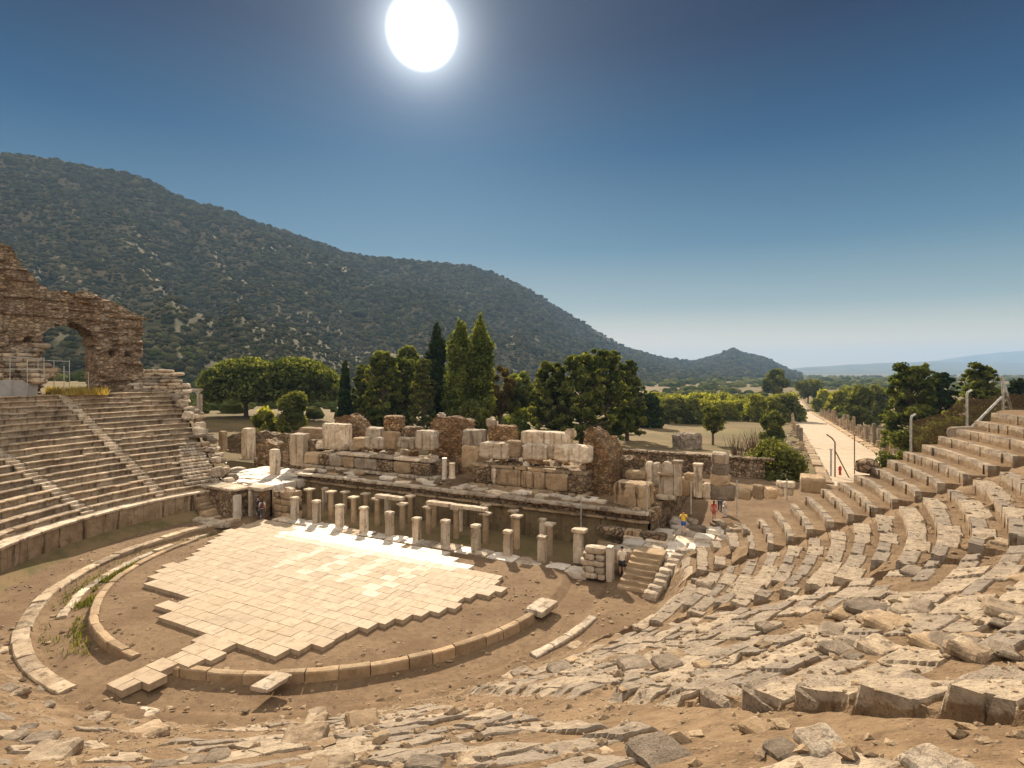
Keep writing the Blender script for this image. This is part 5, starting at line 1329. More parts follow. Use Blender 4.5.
# ------------------------------------------------------------------ stones on the ruined bank
def bank_stones():
    # the big row-end blocks in the foreground
    big = [(13, 'small half-buried block, leftmost of the row ends lining the foreground staircase', 'grey_stone', .62), (14, 'weathered block end, second from the left along the foreground staircase', 'grey_stone', .8),
           (15, 'block end sunk in earth, third from the left along the foreground staircase', 'grey_stone', .85), (16, 'chunky block with a dark front, third from the right along the foreground staircase', 'grey_stone', .95),
           (17, 'largest rough grey block along the foreground staircase, second from the right', 'grey_stone', 1.1), (18, 'large pale block at the far right of the foreground staircase', 'tan_stone', 1.15)]
    for n, lab, m, k in big:
        R = R3 + RUN * n + .30; an = math.radians(ST[2]) + (.66 + .42 * k) / R
        b = MB(); b.rough((0, 0, 0), (.84 * k, .54 + .12 * (k - .6), .40), n * 13 + 1, amt=.055, cell=.07, chip=.13, tint=.6)
        x, y, _ = T(R * math.cos(an), R * math.sin(an))
        o = b.build('seat_block', M[m], None, (x, y, ZP + n * RISE - .15)); o.rotation_euler = (R_(rng.uniform(-4, 4)), R_(rng.uniform(-4, 4)), an + math.pi / 2 + TH + rng.uniform(-.1, .1))
        tag(o, lab, 'seat block')
    for px, py, s, m, lab in ((145, 715, .9, 'marble', 'tilted pale block poking out of the earth, lower left'), (8, 689, .7, 'grey_stone', 'dark block at the left edge of the picture below the pale ring'),
                              (757, 730, .3, 'tan_stone', 'flat orange-tinted slab in the foreground staircase'), (820, 745, .3, 'marble', 'flat pale grey slab in the foreground staircase'),
                              (783, 753, .25, 'grey_stone', 'flat grey slab just left of the pale grey one in the foreground'), (660, 757, .5, 'grey_stone', 'wide flat rock at the bottom edge of the picture'),
                              (930, 765, .35, 'marble', 'pale rock cut off by the bottom edge of the picture'), (845, 615, .60, 'tan_stone', 'pale pointed block lying alone in the middle of the right bank'),
                              (920, 608, .62, 'grey_stone', 'long low grey rock on the earth slope right of the pale pointed block'), (40, 740, .7, 'grey_stone', 'dark low rock in the bottom left corner')):
        p = bank_point(px, py)
        if p: place_stone(p[0], p[1], p[2], s, m, math.radians(p[4]) + math.pi / 2 + TH + rng.uniform(-.2, .2), lab, None, .12, 'rock', 'rock', 3 if 'flat' in lab else 7, .43)
    # loose slabs down the bank
    n = 0; tries = 0
    lab = {0: ('loose slab on the stepped part of the right bank', 'loose slabs on the stepped part of the right bank'), 1: ('loose slab on the broken middle of the right bank', 'loose slabs on the broken middle of the bank'), 2: ('loose slab on the earthy lower slope near the viewer', 'loose slabs on the earthy lower slope')}
    while n < 70 and tries < 4000:
        tries += 1
        px = rng.uniform(0, 1024); py = rng.uniform(520, 768)
        p = bank_point(px, py)
        if not p or p[3] > RTOP - .2 or p[4] > ST[0] or p[1] < 3.2: continue
        k = 0 if p[4] > ST[1] else (1 if p[4] > ST[2] else 2)
        if k == 0 and rng.random() < .75 or abs(math.radians(p[4] - ST[2])) * p[3] < 2.4: continue
        s = rng.gauss(.62, .2); s = max(.22, min(1.1, s)) * (.36 if p[1] < 5 else .6 if p[1] < 10 else .9)
        rr = math.radians(p[4]) + math.pi / 2 + TH
        place_stone(p[0], p[1], p[2], s, rng.choice(['grey_stone', 'grey_stone', 'tan_stone', 'seat', 'seat']), rr + rng.gauss(0, .25), lab[k][0], lab[k][1], .09, 'loose_slab', 'stone slab', rng.choice([3, 7, 7, 3]), .5)
        n += 1
    # small broken stone everywhere: one mass
    ico = bmesh.new(); bmesh.ops.create_icosphere(ico, subdivisions=1, radius=1)
    bv = np.array([v.co for v in ico.verts]); bf = np.array([[v.index for v in f.verts] for f in ico.faces]); ico.free()
    m = 17000
    ang = nr.uniform(BANK_A0 + 2, ST[0], m); R = np.sqrt(nr.uniform(15.4 ** 2, 37 ** 2, m))
    near = nr.random(m) < .45; ang = np.where(near, nr.uniform(-66, -24, m), ang)
    z, s_, _ = bank_profile(R, ang); ra = np.radians(ang)
    keep = (fbm(np.radians(ang) * 20, R * .8, 4, 3) + nr.normal(0, .25, m)) > -.12
    R, ra, z = R[keep], ra[keep], z[keep]; m = len(R)
    size = np.clip(nr.gamma(2.0, .013, m), .012, .13)
    j = 1 + .5 * (nr.random((m, len(bv))) - .5) * 2
    V = bv[None] * (size[:, None] * j)[..., None] * np.array([1.3, 1.0, .6]) 
    th = nr.random(m) * 6.28; c, s = np.cos(th)[:, None], np.sin(th)[:, None]
    V = np.stack([V[..., 0] * c - V[..., 1] * s, V[..., 0] * s + V[..., 1] * c, V[..., 2]], -1)
    X, Y, _ = T(R * np.cos(ra), R * np.sin(ra)); V = V + np.stack([X, Y, z + size * .25], -1)[:, None]
    Fq = bf[None] + (np.arange(m) * len(bv))[:, None, None]
    o = link('rubble', mesh_np('rubble', V.reshape(-1, 3), Fq.reshape(-1, 3), M['tan_stone'], attrs={'tint': np.repeat(nr.random(m), len(bv))}))
    tag(o, 'broken stone chips strewn over the ruined bank', 'rubble', kind='stuff')
bank_stones()
def floor_litter():
    # pebbles over the orchestra's earth
    ico = bmesh.new(); bmesh.ops.create_icosphere(ico, subdivisions=1, radius=1)
    bv = np.array([v.co for v in ico.verts]); bf = np.array([[v.index for v in f.verts] for f in ico.faces]); ico.free()
    m = 5200; an = nr.uniform(-np.pi, np.pi, m); R = 18.6 * np.sqrt(nr.random(m)); U, V_ = R * np.cos(an), R * np.sin(an)
    keep = (V_ < 4.2) & ((R > 10.8) | (fbm(U * .5, V_ * .5, 3, 3) > .1)); U, V_, R = U[keep], V_[keep], R[keep]; m = len(U)
    z = np.where((R > R1) & (R < R2 - .6), -.30, 0.0); size = np.clip(nr.gamma(2.0, .018, m), .012, .12)
    j = 1 + .5 * (nr.random((m, len(bv))) - .5) * 2; X, Y, _ = T(U, V_)
    V = bv[None] * (size[:, None] * j)[..., None] * np.array([1.2, 1.0, .6]) + np.stack([X, Y, z + size * .2], -1)[:, None]
    Fq = bf[None] + (np.arange(m) * len(bv))[:, None, None]
    tag(link('pebbles', mesh_np('pebbles', V.reshape(-1, 3), Fq.reshape(-1, 3), M['tan_stone'], attrs={'tint': np.repeat(nr.random(m), len(bv))})), 'pebbles strewn over the earth of the orchestra', 'pebbles', kind='stuff')
    # weeds in the ditch on the left
    n = 5200; an = np.radians(np.where(nr.random(n) < .7, nr.normal(-142, 13, n), nr.uniform(-185, -100, n))); R = np.where(nr.random(n) < .7, nr.normal(R1 + .62, .22, n), nr.uniform(R1 + .3, R2 - .5, n))
    keep = (np.degrees(an) < -96) & (R > R1 + .2) & (R < R2 - .35) & (fbm(R * 1.5, an * 12, 2, 3) > -.12); an, R = an[keep], R[keep]; n = len(an)
    X, Y, _ = T(R * np.cos(an), R * np.sin(an)); a_ = nr.random(n) * 6.28; w = nr.uniform(.015, .04, n); h = nr.gamma(3, .05, n) + .04
    b0 = np.stack([X - np.cos(a_) * w, Y - np.sin(a_) * w, np.full(n, -.34)], -1); b1 = np.stack([X + np.cos(a_) * w, Y + np.sin(a_) * w, np.full(n, -.34)], -1); tp = np.stack([X + nr.normal(0, .07, n), Y + nr.normal(0, .07, n), -.33 + h], -1)
    tag(link('weeds', mesh_np('weeds', np.stack([b0, b1, tp], 1).reshape(-1, 3), np.arange(n * 3).reshape(n, 3), foliage('ditch weeds', (.05, .075, .015), (.20, .19, .05), .4), attrs={'tint': np.repeat(nr.random(n), 3)})), 'green weeds growing in the ditch', 'weeds', kind='stuff')
floor_litter()
# ------------------------------------------------------------------ trees and shrubs
def leaf_crown(lobes, n, size, seed, flat=.45, shell=.55, up=0.0, core=.62, tint_spread=.5):
    """a crown: leaf clumps spread through many lobes, with a ragged opaque heart"""
    g = np.random.default_rng(seed); lobes = np.array(lobes, float)
    w = (lobes[:, 3] * lobes[:, 4] + lobes[:, 3] * lobes[:, 5]) ** .9; w /= w.sum()
    li = g.choice(len(lobes), n, p=w); L = lobes[li]
    d = g.normal(size=(n, 3)); d /= np.linalg.norm(d, axis=1, keepdims=True)
    r = (shell + (1.38 - shell) * g.random(n) ** .9)
    P = L[:, :3] + d * L[:, 3:6] * r[:, None]
    nrm = .6 * d + g.normal(size=(n, 3)) * flat + np.array([0, 0, up]); nrm /= np.linalg.norm(nrm, axis=1, keepdims=True)
    a_ = np.cross(nrm, g.normal(size=(n, 3))); a_ /= np.linalg.norm(a_, axis=1, keepdims=True) + 1e-9; b = np.cross(nrm, a_)
    s = size * (.55 + .9 * g.random(n))[:, None]; k = (.45 + .5 * g.random(n))[:, None]
    bend = nrm * s * (g.random(n)[:, None] - .3) * .5
    V = np.stack([P - a_ * s, P - b * s * k + bend, P + a_ * s, P + b * s * k + bend], 1).reshape(-1, 3)
    Fq = np.arange(n * 4).reshape(n, 4)
    lt = g.random(len(lobes)); t = np.clip(.5 + tint_spread * (lt[li] - .5) + .45 * (g.random(n) - .5), 0, 1)
    tint = np.repeat(t, 4)
    Fs = [Fq]
    if core:
        ico = bmesh.new(); bmesh.ops.create_icosphere(ico, subdivisions=2, radius=1)
        bv = np.array([v.co for v in ico.verts]); bf = np.array([[v.index for v in f.verts] for f in ico.faces]); ico.free()
        m = len(lobes); rr = core * (1 + .35 * (g.random((m, len(bv))) - .5))
        CV = lobes[:, None, :3] + bv[None] * lobes[:, None, 3:6] * rr[..., None]
        Fs.append((bf[None] + (np.arange(m) * len(bv))[:, None, None]).reshape(-1, 3) + len(V))
        V = np.concatenate([V, CV.reshape(-1, 3)]); tint = np.concatenate([tint, np.full(m * len(bv), .2)])
    return V, Fs, tint
def trunk_mesh(h, r, limbs, seed, lean=(0, 0)):
    g = random.Random(seed); b = MB()
    pts = [(lean[0] * t * t * h + .12 * r * g.uniform(-1, 1), lean[1] * t * t * h + .12 * r * g.uniform(-1, 1), h * t) for t in (0, .08, .3, .6, .85, 1)]
    pts[0] = (0, 0, -.4)
    b.tube(pts, [r * 1.5, r * 1.1, r * .95, r * .8, r * .6, r * .35], 9)
    for (x, y, z), z0 in limbs:
        p0 = Vector((lean[0] * (z0 / h) ** 2 * h, lean[1] * (z0 / h) ** 2 * h, z0)); p1 = Vector((x, y, z)); mid = p0.lerp(p1, .5) + Vector((g.uniform(-.3, .3), g.uniform(-.3, .3), -.06 * (p1 - p0).length))
        b.tube([p0, mid, p1], [r * .45, r * .3, r * .12], 6)
    return b
def tree(name, label, px, d, ytop, wpx, kind, leaf, seed, yb=None, n=5000, size=None, group=None, cat='tree', dens=1.0):
    x, y = pix(px, d); gz = float(ground_z(x, y)) - .1; h = zat(ytop, d) - gz; W = wpx / F * d; g = random.Random(seed); R = W / 2
    root = thing(name, label, cat, (x, y, gz), g.uniform(0, 6), group)
    lobes, limbs = [], []; size = size or max(.16, .0034 * d); th, tr = h * .6, max(.12, h * .022)
    if kind == 'umbrella':
        hb = h * .25                                   # underside of the crown
        for k in range(120):
            q = math.sqrt((k + .5) / 120) * .97; t_ = k * 2.39996; rr = R * (.10 + .07 * g.random())
            zz = hb + (h - hb - rr * .55) * (.18 + .82 * math.sqrt(max(0, 1 - q * q))) * g.uniform(.93, 1.0)
            lobes.append((q * R * .9 * math.cos(t_), q * R * .9 * math.sin(t_), zz, rr, rr, rr * .62))
            if q > .35: lobes.append((q * R * .85 * math.cos(t_), q * R * .85 * math.sin(t_), hb + (zz - hb) * g.uniform(.25, .6), rr * 1.1, rr * 1.1, rr * .7))
        limbs = [((R * .5 * math.cos(t_), R * .5 * math.sin(t_), hb + (h - hb) * .35), h * .22) for t_ in np.arange(0, 6.2, .9)]; th, tr = h * .6, h * .034
    elif kind == 'cypress':
        for k in range(34):
            t_ = (k + .5) / 34; zz = h * (.03 + .95 * t_); rr = R * (.95 * (1 - t_) ** .55 * min(1, .55 + 3 * t_)) + .08
            lobes.append((g.uniform(-.14, .14) * R, g.uniform(-.14, .14) * R, zz, rr, rr, h * .045))
        th = h * .5
    elif kind == 'poplar':
        for k in range(46):
            t_ = (k + .5) / 46; zz = h * (.10 + .88 * t_); env = R * min(1, .45 + 2.2 * t_) * (1 - t_ ** 5) ** .8 + .12
            a_ = g.uniform(0, 6.28); o = env * g.uniform(.1, .6); rr = env * g.uniform(.38, .62)
            lobes.append((o * math.cos(a_), o * math.sin(a_), zz, rr, rr, h * .06))
        th = h * .7
    elif kind == 'pine':
        m = 150
        for k in range(m):
            t_ = (k + .5) / m; zz = h * (.10 + .86 * t_); env = R * (1 - .6 * t_ ** 1.8) * min(1, .74 + 1.2 * t_)
            a_ = k * 2.39996 + g.uniform(-.3, .3); o = env * (g.uniform(.35, .88) if k % 4 else g.uniform(.85, 1.12)); rr = R * (g.uniform(.07, .17) if k % 4 else g.uniform(.05, .09))
            lobes.append((o * math.cos(a_), o * math.sin(a_), zz + g.uniform(-.03, .03) * h, rr, rr, rr * g.uniform(.5, .8)))
            if k % 4 == 0: limbs.append(((o * math.cos(a_), o * math.sin(a_), zz), zz * .72))
        th = h * .88
    else:                                              # round, shrub
        m = 40 if kind == 'round' else 0; z0 = h * .24
        for k in range(34 if kind == 'shrub' else 0):
            t_ = g.random(); env = R * (.85 + .15 * math.sin(math.pi * min(1, .15 + t_ * .85))) * (1 - .5 * t_ ** 3); a_ = g.uniform(0, 6.28); q = g.uniform(.35, .85); rr = R * g.uniform(.20, .34)
            lobes.append((env * q * math.cos(a_), env * q * math.sin(a_), h * (.03 + .85 * t_), rr, rr, min(rr, h * .2)))
            if k % 5 == 0: limbs.append(((env * q * math.cos(a_), env * q * math.sin(a_), h * (.08 + .8 * t_)), h * .1))
        for k in range(m):
            v = Vector((g.gauss(0, 1), g.gauss(0, 1), g.gauss(0, 1))).normalized(); q = g.uniform(.45, .88)
            rr = R * g.uniform(.14, .30); hz_ = (h - z0) / 2
            lobes.append((v.x * R * q, v.y * R * q, z0 + hz_ + v.z * hz_ * q, rr, rr, min(rr, hz_ * .5)))
            if k % 5 == 0: limbs.append(((v.x * R * q, v.y * R * q, z0 + hz_ + v.z * hz_ * q), h * .25))
        th, tr = h * .6, max(.06, h * (.028 if kind == 'round' else .02))
    V, Fs, tint = leaf_crown(lobes, int(n * dens * 2.0), size * .78, seed, core=(.0 if dens < .5 else .5))
    trunk_mesh(th, tr, limbs, seed, (g.uniform(-.06, .06), g.uniform(-.06, .06))).build('trunk', M['bark'], root)
    link('crown', mesh_np('crown', V, Fs, M[leaf], False, attrs={'tint': tint}), root)
    return root
tree('umbrella_pine', 'broad flat-topped umbrella pine at the left, nearest the arched gate', 246, 128, 357.5, 90, 'umbrella', 'leaf_pine', 1, n=9000)
tree('umbrella_pine', 'broad flat-topped umbrella pine touching the slim dark cypress', 296, 131, 357, 92, 'umbrella', 'leaf_pine', 2, n=9000)
tree('leafy_shrub', 'larger of the two round light-green shrubs below the umbrella pines', 295, 92, 391, 36, 'shrub', 'leaf_olive', 3, n=4200, cat='shrub')
tree('leafy_shrub', 'smaller yellow-green shrub to the left of the larger round one', 265, 93, 408, 28, 'shrub', 'leaf_bush', 4, n=3000, cat='shrub')
tree('cypress', 'single slim dark cypress, pointed like a spindle', 345, 108, 361, 12.5, 'cypress', 'leaf_dark', 5, n=4200)
tree('pine_tree', 'full green pine just right of the slim cypress', 384, 102, 352, 52, 'pine', 'leaf_pine', 6, n=7500)
tree('pine_tree', 'flat-crowned bright-topped pine partly hidden behind the full green pine', 408, 125, 344, 34, 'umbrella', 'leaf_pine', 7, n=5500)
tree('dark_conifer', 'tallest dark conifer left of the two pointed poplars', 437, 112, 325, 24, 'poplar', 'leaf_dark', 8, n=5500)
tree('grey_green_tree', 'dull grey-green tree in front of the tallest dark conifer', 423, 100, 356, 30, 'pine', 'leaf_olive', 9, n=4500)
tree('pine_tree', 'dark green pine filling the gap between the slim cypress and the full green pine', 365, 112, 364, 34, 'pine', 'leaf_pine', 61, n=4500)
tree('pine_tree', 'dense pine between the full green pine and the dull grey-green tree', 404, 108, 357, 40, 'pine', 'leaf_pine', 62, n=5000)
tree('low_shrub', 'low green shrub at the foot of the rust-tinged tree', 517, 98, 408, 34, 'shrub', 'leaf_poplar', 63, n=2600, cat='shrub')
tree('low_shrub', 'low dark shrub between the two poplars and the stage ruins', 470, 97, 402, 44, 'shrub', 'leaf_olive', 64, n=2600, cat='shrub')
tree('poplar', 'left-hand one of the two light-green pointed poplars', 459, 100, 322, 32, 'poplar', 'leaf_poplar', 10, n=7000)
tree('poplar', 'right-hand, taller and darker one of the two pointed poplars', 481, 101, 316, 31, 'poplar', 'leaf_poplar', 11, n=7000)
tree('autumn_tree', 'rust-tinged tree just right of the pointed poplars', 500, 108, 362, 30, 'round', 'leaf_rust', 12, n=4200)
tree('green_tree', 'mid-green tree between the rust-tinged tree and the big pine clump', 515, 116, 366, 34, 'round', 'leaf_poplar', 13, n=4200)
tree('green_tree', 'small dull tree at the left foot of the big pine clump', 539, 112, 378, 36, 'round', 'leaf_olive', 131, n=4000)
for i, (px, d, yt, w, lab) in enumerate(((551, 96, 362, 52, 'leftmost spreading pine of the big clump'), (581, 94, 352, 62, 'tall pine in the middle of the big clump'), (606, 100, 349, 56, 'tallest pine of the big clump, right of its middle'), (627, 108, 360, 42, 'rightmost pine of the big clump beside the dry field'))):
    tree('pine_tree', lab, px, d, yt, w, 'pine', 'leaf_pine', 20 + i, n=7500, group='big pine clump')
# the hedge-like row of young shrubs beyond the dry field
rowlab = 'yellow-green young shrub in the long dense row beyond the dry field'
for i in range(42):
    t_ = i / 41; px = 642 + 148 * t_ + rng.uniform(-3, 3); d = 195 + rng.uniform(-10, 60)
    tree('young_shrub', rowlab, px, d, 396 + rng.uniform(-3, 6), rng.uniform(20, 34), 'shrub', 'leaf_bush' if rng.random() < .75 else 'leaf_olive', 40 + i, n=1500, size=.55, group='row of young shrubs beyond the dry field', cat='shrub')
for i, (px, d, yt, w, leaf, lab) in enumerate(((648, 150, 394, 30, 'leaf_dark', 'dark shrub at the left end of the row of young shrubs'), (690, 170, 397, 26, 'leaf_olive', 'dull green shrub standing forward of the row of young shrubs, left one'), (672, 172, 396, 28, 'leaf_olive', 'dull green shrub between the dark shrub and the forward one'),
                                              (773, 118, 410, 24, 'leaf_olive', 'dark rounded shrub at the right end of the dry field, beside the street'))):
    tree('round_shrub', lab, px, d, yt, w, 'shrub', leaf, 80 + i, n=2600, cat='shrub')
tree('small_tree', 'small thin tree standing alone on the dry field', 713, 104, 404, 24, 'round', 'leaf_olive', 90, n=900, dens=.8)
tree('leafy_bush', 'leafy round green bush behind the stage ruins, right of the stacked pier', 776, 56, 443, 60, 'shrub', 'leaf_olive', 91, n=5200, size=.19, cat='shrub')
for i, (px, d, yt, w, lab) in enumerate(((737, 68, 432, 26, 'bare twiggy bush just left of the leafy round bush'), (752, 78, 428, 20, 'bare reddish bush behind the leafy round bush'))):
    x, y = pix(px, d); gz = float(ground_z(x, y)); h = zat(yt, d) - gz; W = w / F * d
    r = thing('bare_bush', lab, 'shrub', (x, y, gz)); b = MB(); g = random.Random(i)
    for k in range(70):
        a_ = g.uniform(0, 6.28); q = g.uniform(.1, .6) * W; zz = h * g.uniform(.5, 1); p1 = Vector((q * math.cos(a_), q * math.sin(a_), zz)); p0 = p1 * g.uniform(.1, .3); p0.z = zz * .15
        b.tube([p0, p0.lerp(p1, .5) + Vector((g.uniform(-.2, .2), g.uniform(-.2, .2), .2)), p1], [.035, .025, .012], 4, False)
    b.build('twigs', M['leaf_dry'], r)
# trees along the far end of the street and on the right
tree('round_tree', 'round-crowned tree closing the far end of the street on its left', 776, 350, 369, 27, 'round', 'leaf_olive', 100, n=3600, size=.8)
tree('round_tree', 'spreading tree on the right of the street near its far end', 808, 400, 379, 28, 'round', 'leaf_olive', 101, n=3600, size=.9)
for i, (px, d, yt, w, leaf, lab) in enumerate(((826, 310, 392, 26, 'leaf_bush', 'low shrub right of the street, just in front of the spreading tree'), (842, 235, 391, 30, 'leaf_bush', 'light-green low shrub behind the street columns'), (862, 175, 385, 30, 'leaf_olive', 'dark rounded tree behind the street columns, left of the big spreading pine'),
                                              (852, 290, 388, 26, 'leaf_bush', 'pale low shrub far behind the street columns'), (875, 200, 386, 30, 'leaf_olive', 'dull shrub far behind, between the dark rounded tree and the pine'))):
    tree('round_shrub', lab, px, d, yt, w, 'shrub', leaf, 110 + i, n=2800, cat='shrub')
tree('pine_tree', 'big spreading pine behind the street columns on the right', 913, 92, 364, 64, 'pine', 'leaf_pine', 120, n=9000)
tree('pine_tree', 'dark pine just right of the big spreading one', 940, 100, 372, 46, 'pine', 'leaf_dark', 121, n=5500)
tree('pine_tree', 'flat-topped dark pine near the tall fence posts at the right', 980, 88, 363, 52, 'pine', 'leaf_pine', 122, n=7500)
tree('pine_tree', 'low dark pine cut off by the right edge of the picture', 1022, 96, 378, 40, 'pine', 'leaf_dark', 123, n=5500)
for i, (px, d, yt, w, leaf, lab) in enumerate(((905, 62, 424, 44, 'leaf_olive', 'low dark scrub bush below the big spreading pine'), (945, 58, 414, 60, 'leaf_olive', 'broad dark bush behind the net fence, left one'), (990, 54, 404, 60, 'leaf_dark', 'broad dark bush behind the net fence, right one'))):
    tree('dark_bush', lab, px, d, yt, w, 'shrub', leaf, 130 + i, n=3600, cat='shrub')
# distant greenery over the plain, one mass
def far_wood():
    ico = bmesh.new(); bmesh.ops.create_icosphere(ico, subdivisions=2, radius=1)
    bv = np.array([v.co for v in ico.verts]); bf = np.array([[v.index for v in f.verts] for f in ico.faces]); ico.free()
    m = 4200; px = nr.uniform(380, 1180, m); d = np.exp(nr.uniform(np.log(210), np.log(3200), m))
    keep = (fbm(px * .02, np.log(d) * 4, 3, 4) > -.12) & ~((px > 764) & (px < 838) & (d < 620)) & ~((d < 330) & (px < 690) & (px > 640))
    px, d = px[keep], d[keep]; m = len(px); x = (px - 512) / F * d; z = ground_z(x, d)
    r = nr.uniform(1.6, 4.0, m) * np.clip(d / 500, .8, 2.4)
    j = 1 + .5 * (nr.random((m, len(bv))) - .5)
    V = bv[None] * (r[:, None] * j)[..., None] * np.array([1.3, 1.3, .8]) + np.stack([x, d, z + r * .35], -1)[:, None]
    Fq = bf[None] + (np.arange(m) * len(bv))[:, None, None]
    o = link('distant_trees', mesh_np('distant_trees', V.reshape(-1, 3), Fq.reshape(-1, 3), M['leaf_olive'], attrs={'tint': np.repeat(nr.random(m), len(bv))}))
    tag(o, 'distant trees and thickets spread over the plain', 'trees', kind='stuff')
    # shrubs at the foot of the mountain, between the ruins and the slope
    m = 2600; px = nr.uniform(-60, 560, m); d = nr.uniform(135, 430, m); x = (px - 512) / F * d; z = ground_z(x, d)
    _, fd, fz = mountain_z(px, np.zeros(m)); s = (d - np.interp(px, FOOT_D[:, 0], FOOT_D[:, 1])) / (np.interp(px, CREST_D[:, 0], CREST_D[:, 1]) - np.interp(px, FOOT_D[:, 0], FOOT_D[:, 1]))
    z = np.maximum(z, mountain_z(px, np.clip(s, -.12, 1))[2])
    keep = fbm(x * .02, d * .02, 3, 3) + nr.normal(0, .3, m) > 0.0; x, d, z = x[keep], d[keep], z[keep]; m = len(x)
    r = np.clip(nr.gamma(4, .33, m), .4, 2.4); j = 1 + .6 * (nr.random((m, len(bv))) - .5)
    V = bv[None] * (r[:, None] * j)[..., None] * np.array([1.25, 1.25, .9]) + np.stack([x, d, z + r * .35], -1)[:, None]
    Fq = bf[None] + (np.arange(m) * len(bv))[:, None, None]
    o = link('thicket', mesh_np('thicket', V.reshape(-1, 3), Fq.reshape(-1, 3), M['leaf_olive'], attrs={'tint': np.repeat(nr.random(m) * .6, len(bv))}))
    tag(o, 'scattered thicket on the valley floor below the mountain', 'shrubs', kind='stuff')
far_wood()
# boulder on the dry field
x, y = pix(687, 96); b = MB(); b.rough((0, 0, 0), (4.4, 3.2, 3.0), 909, amt=.3, cell=.4, chip=.9)
tag(b.build('boulder', M['grey_stone'], None, (x, y, float(ground_z(x, y)) + 1.2), .4), 'big grey boulder sitting alone on the dry field', 'boulder')
# ------------------------------------------------------------------ broken columns beside the street
def street_columns():
    protos = {}
    def column(u, v, h, r_, label, group, i):
        x, y, _ = TS(u, v); z = float(street_z(v)) + .1
        key = (round(h * 2), i % 3)
        if key not in protos:
            hh = key[0] / 2; b = MB(); b.lathe([(r_ * 1.05, 0), (r_, .3), (r_ * .97, hh * .6), (r_ * .9, hh * .97), (r_ * .6, hh)], 11, jit=.08, seed=i * 3.1); sm = b.mesh('shaft', M['grey_stone' if i % 3 == 1 else 'tan_stone'])
            b = MB(); b.box((0, 0, 0), (r_ * 3, r_ * 3, .34)); b.lathe([(r_ * 1.45, .16), (r_ * 1.5, .26), (r_ * 1.15, .40)], 11); protos[key] = (sm, b.mesh('base', M['tan_stone']))
        t = thing('broken_column', label, 'column', (x, y, z), rng.uniform(0, 3), group); sm, bm = protos[key]
        link('base', bm, t, (0, 0, .14)); s = link('shaft', sm, t, (0, 0, .3)); s.rotation_euler = (rng.uniform(-.03, .03), rng.uniform(-.03, .03), 0)
    i = 0; v = 44.0
    while v < 260:
        h = rng.choice([1.2, 1.6, 2.0, 2.0, 2.6, 2.6, 3.2, 3.8]); r_ = .34
        if rng.random() < .92: column(STREET_U1 + 1.4 + rng.uniform(-.2, .2), v, h, r_, 'broken stone column in the long line on the right side of the street', 'columns along the right side of the street', i)
        if rng.random() < .35: column(STREET_U1 + 4.8 + rng.uniform(-.4, .4), v + 1, rng.choice([1.2, 2.0, 2.6]), r_, 'broken stone column in the sparse second line right of the street', 'second line of columns right of the street', i + 1)
        i += 1; v += rng.uniform(2.6, 4.2)
    v = 60.0; n = 0
    while v < 240:
        if rng.random() < .55: column(STREET_U0 - 1.3 + rng.uniform(-.3, .3), v, rng.choice([.8, 1.2, 1.6, 2.6, 3.0]), .34, 'broken stone column on the left side of the street', 'columns along the left side of the street', n)
        n += 1; v += rng.uniform(5, 9)
    for k in range(70):
        sd = rng.random() < .5; v = 40 + 90 * rng.random() ** 1.4; u = (STREET_U0 - rng.uniform(1, 5)) if sd else (STREET_U1 + rng.uniform(.8, 6)); x, y, _ = TS(u, v)
        place_stone(x, y, float(ground_z(x, y)), rng.uniform(.5, 1.3), rng.choice(['tan_stone', 'grey_stone', 'marble']), rng.uniform(0, 3), 'loose stone block beside the ' + ('left' if sd else 'right') + ' edge of the street', 'loose blocks along the ' + ('left' if sd else 'right') + ' edge of the street')
street_columns()

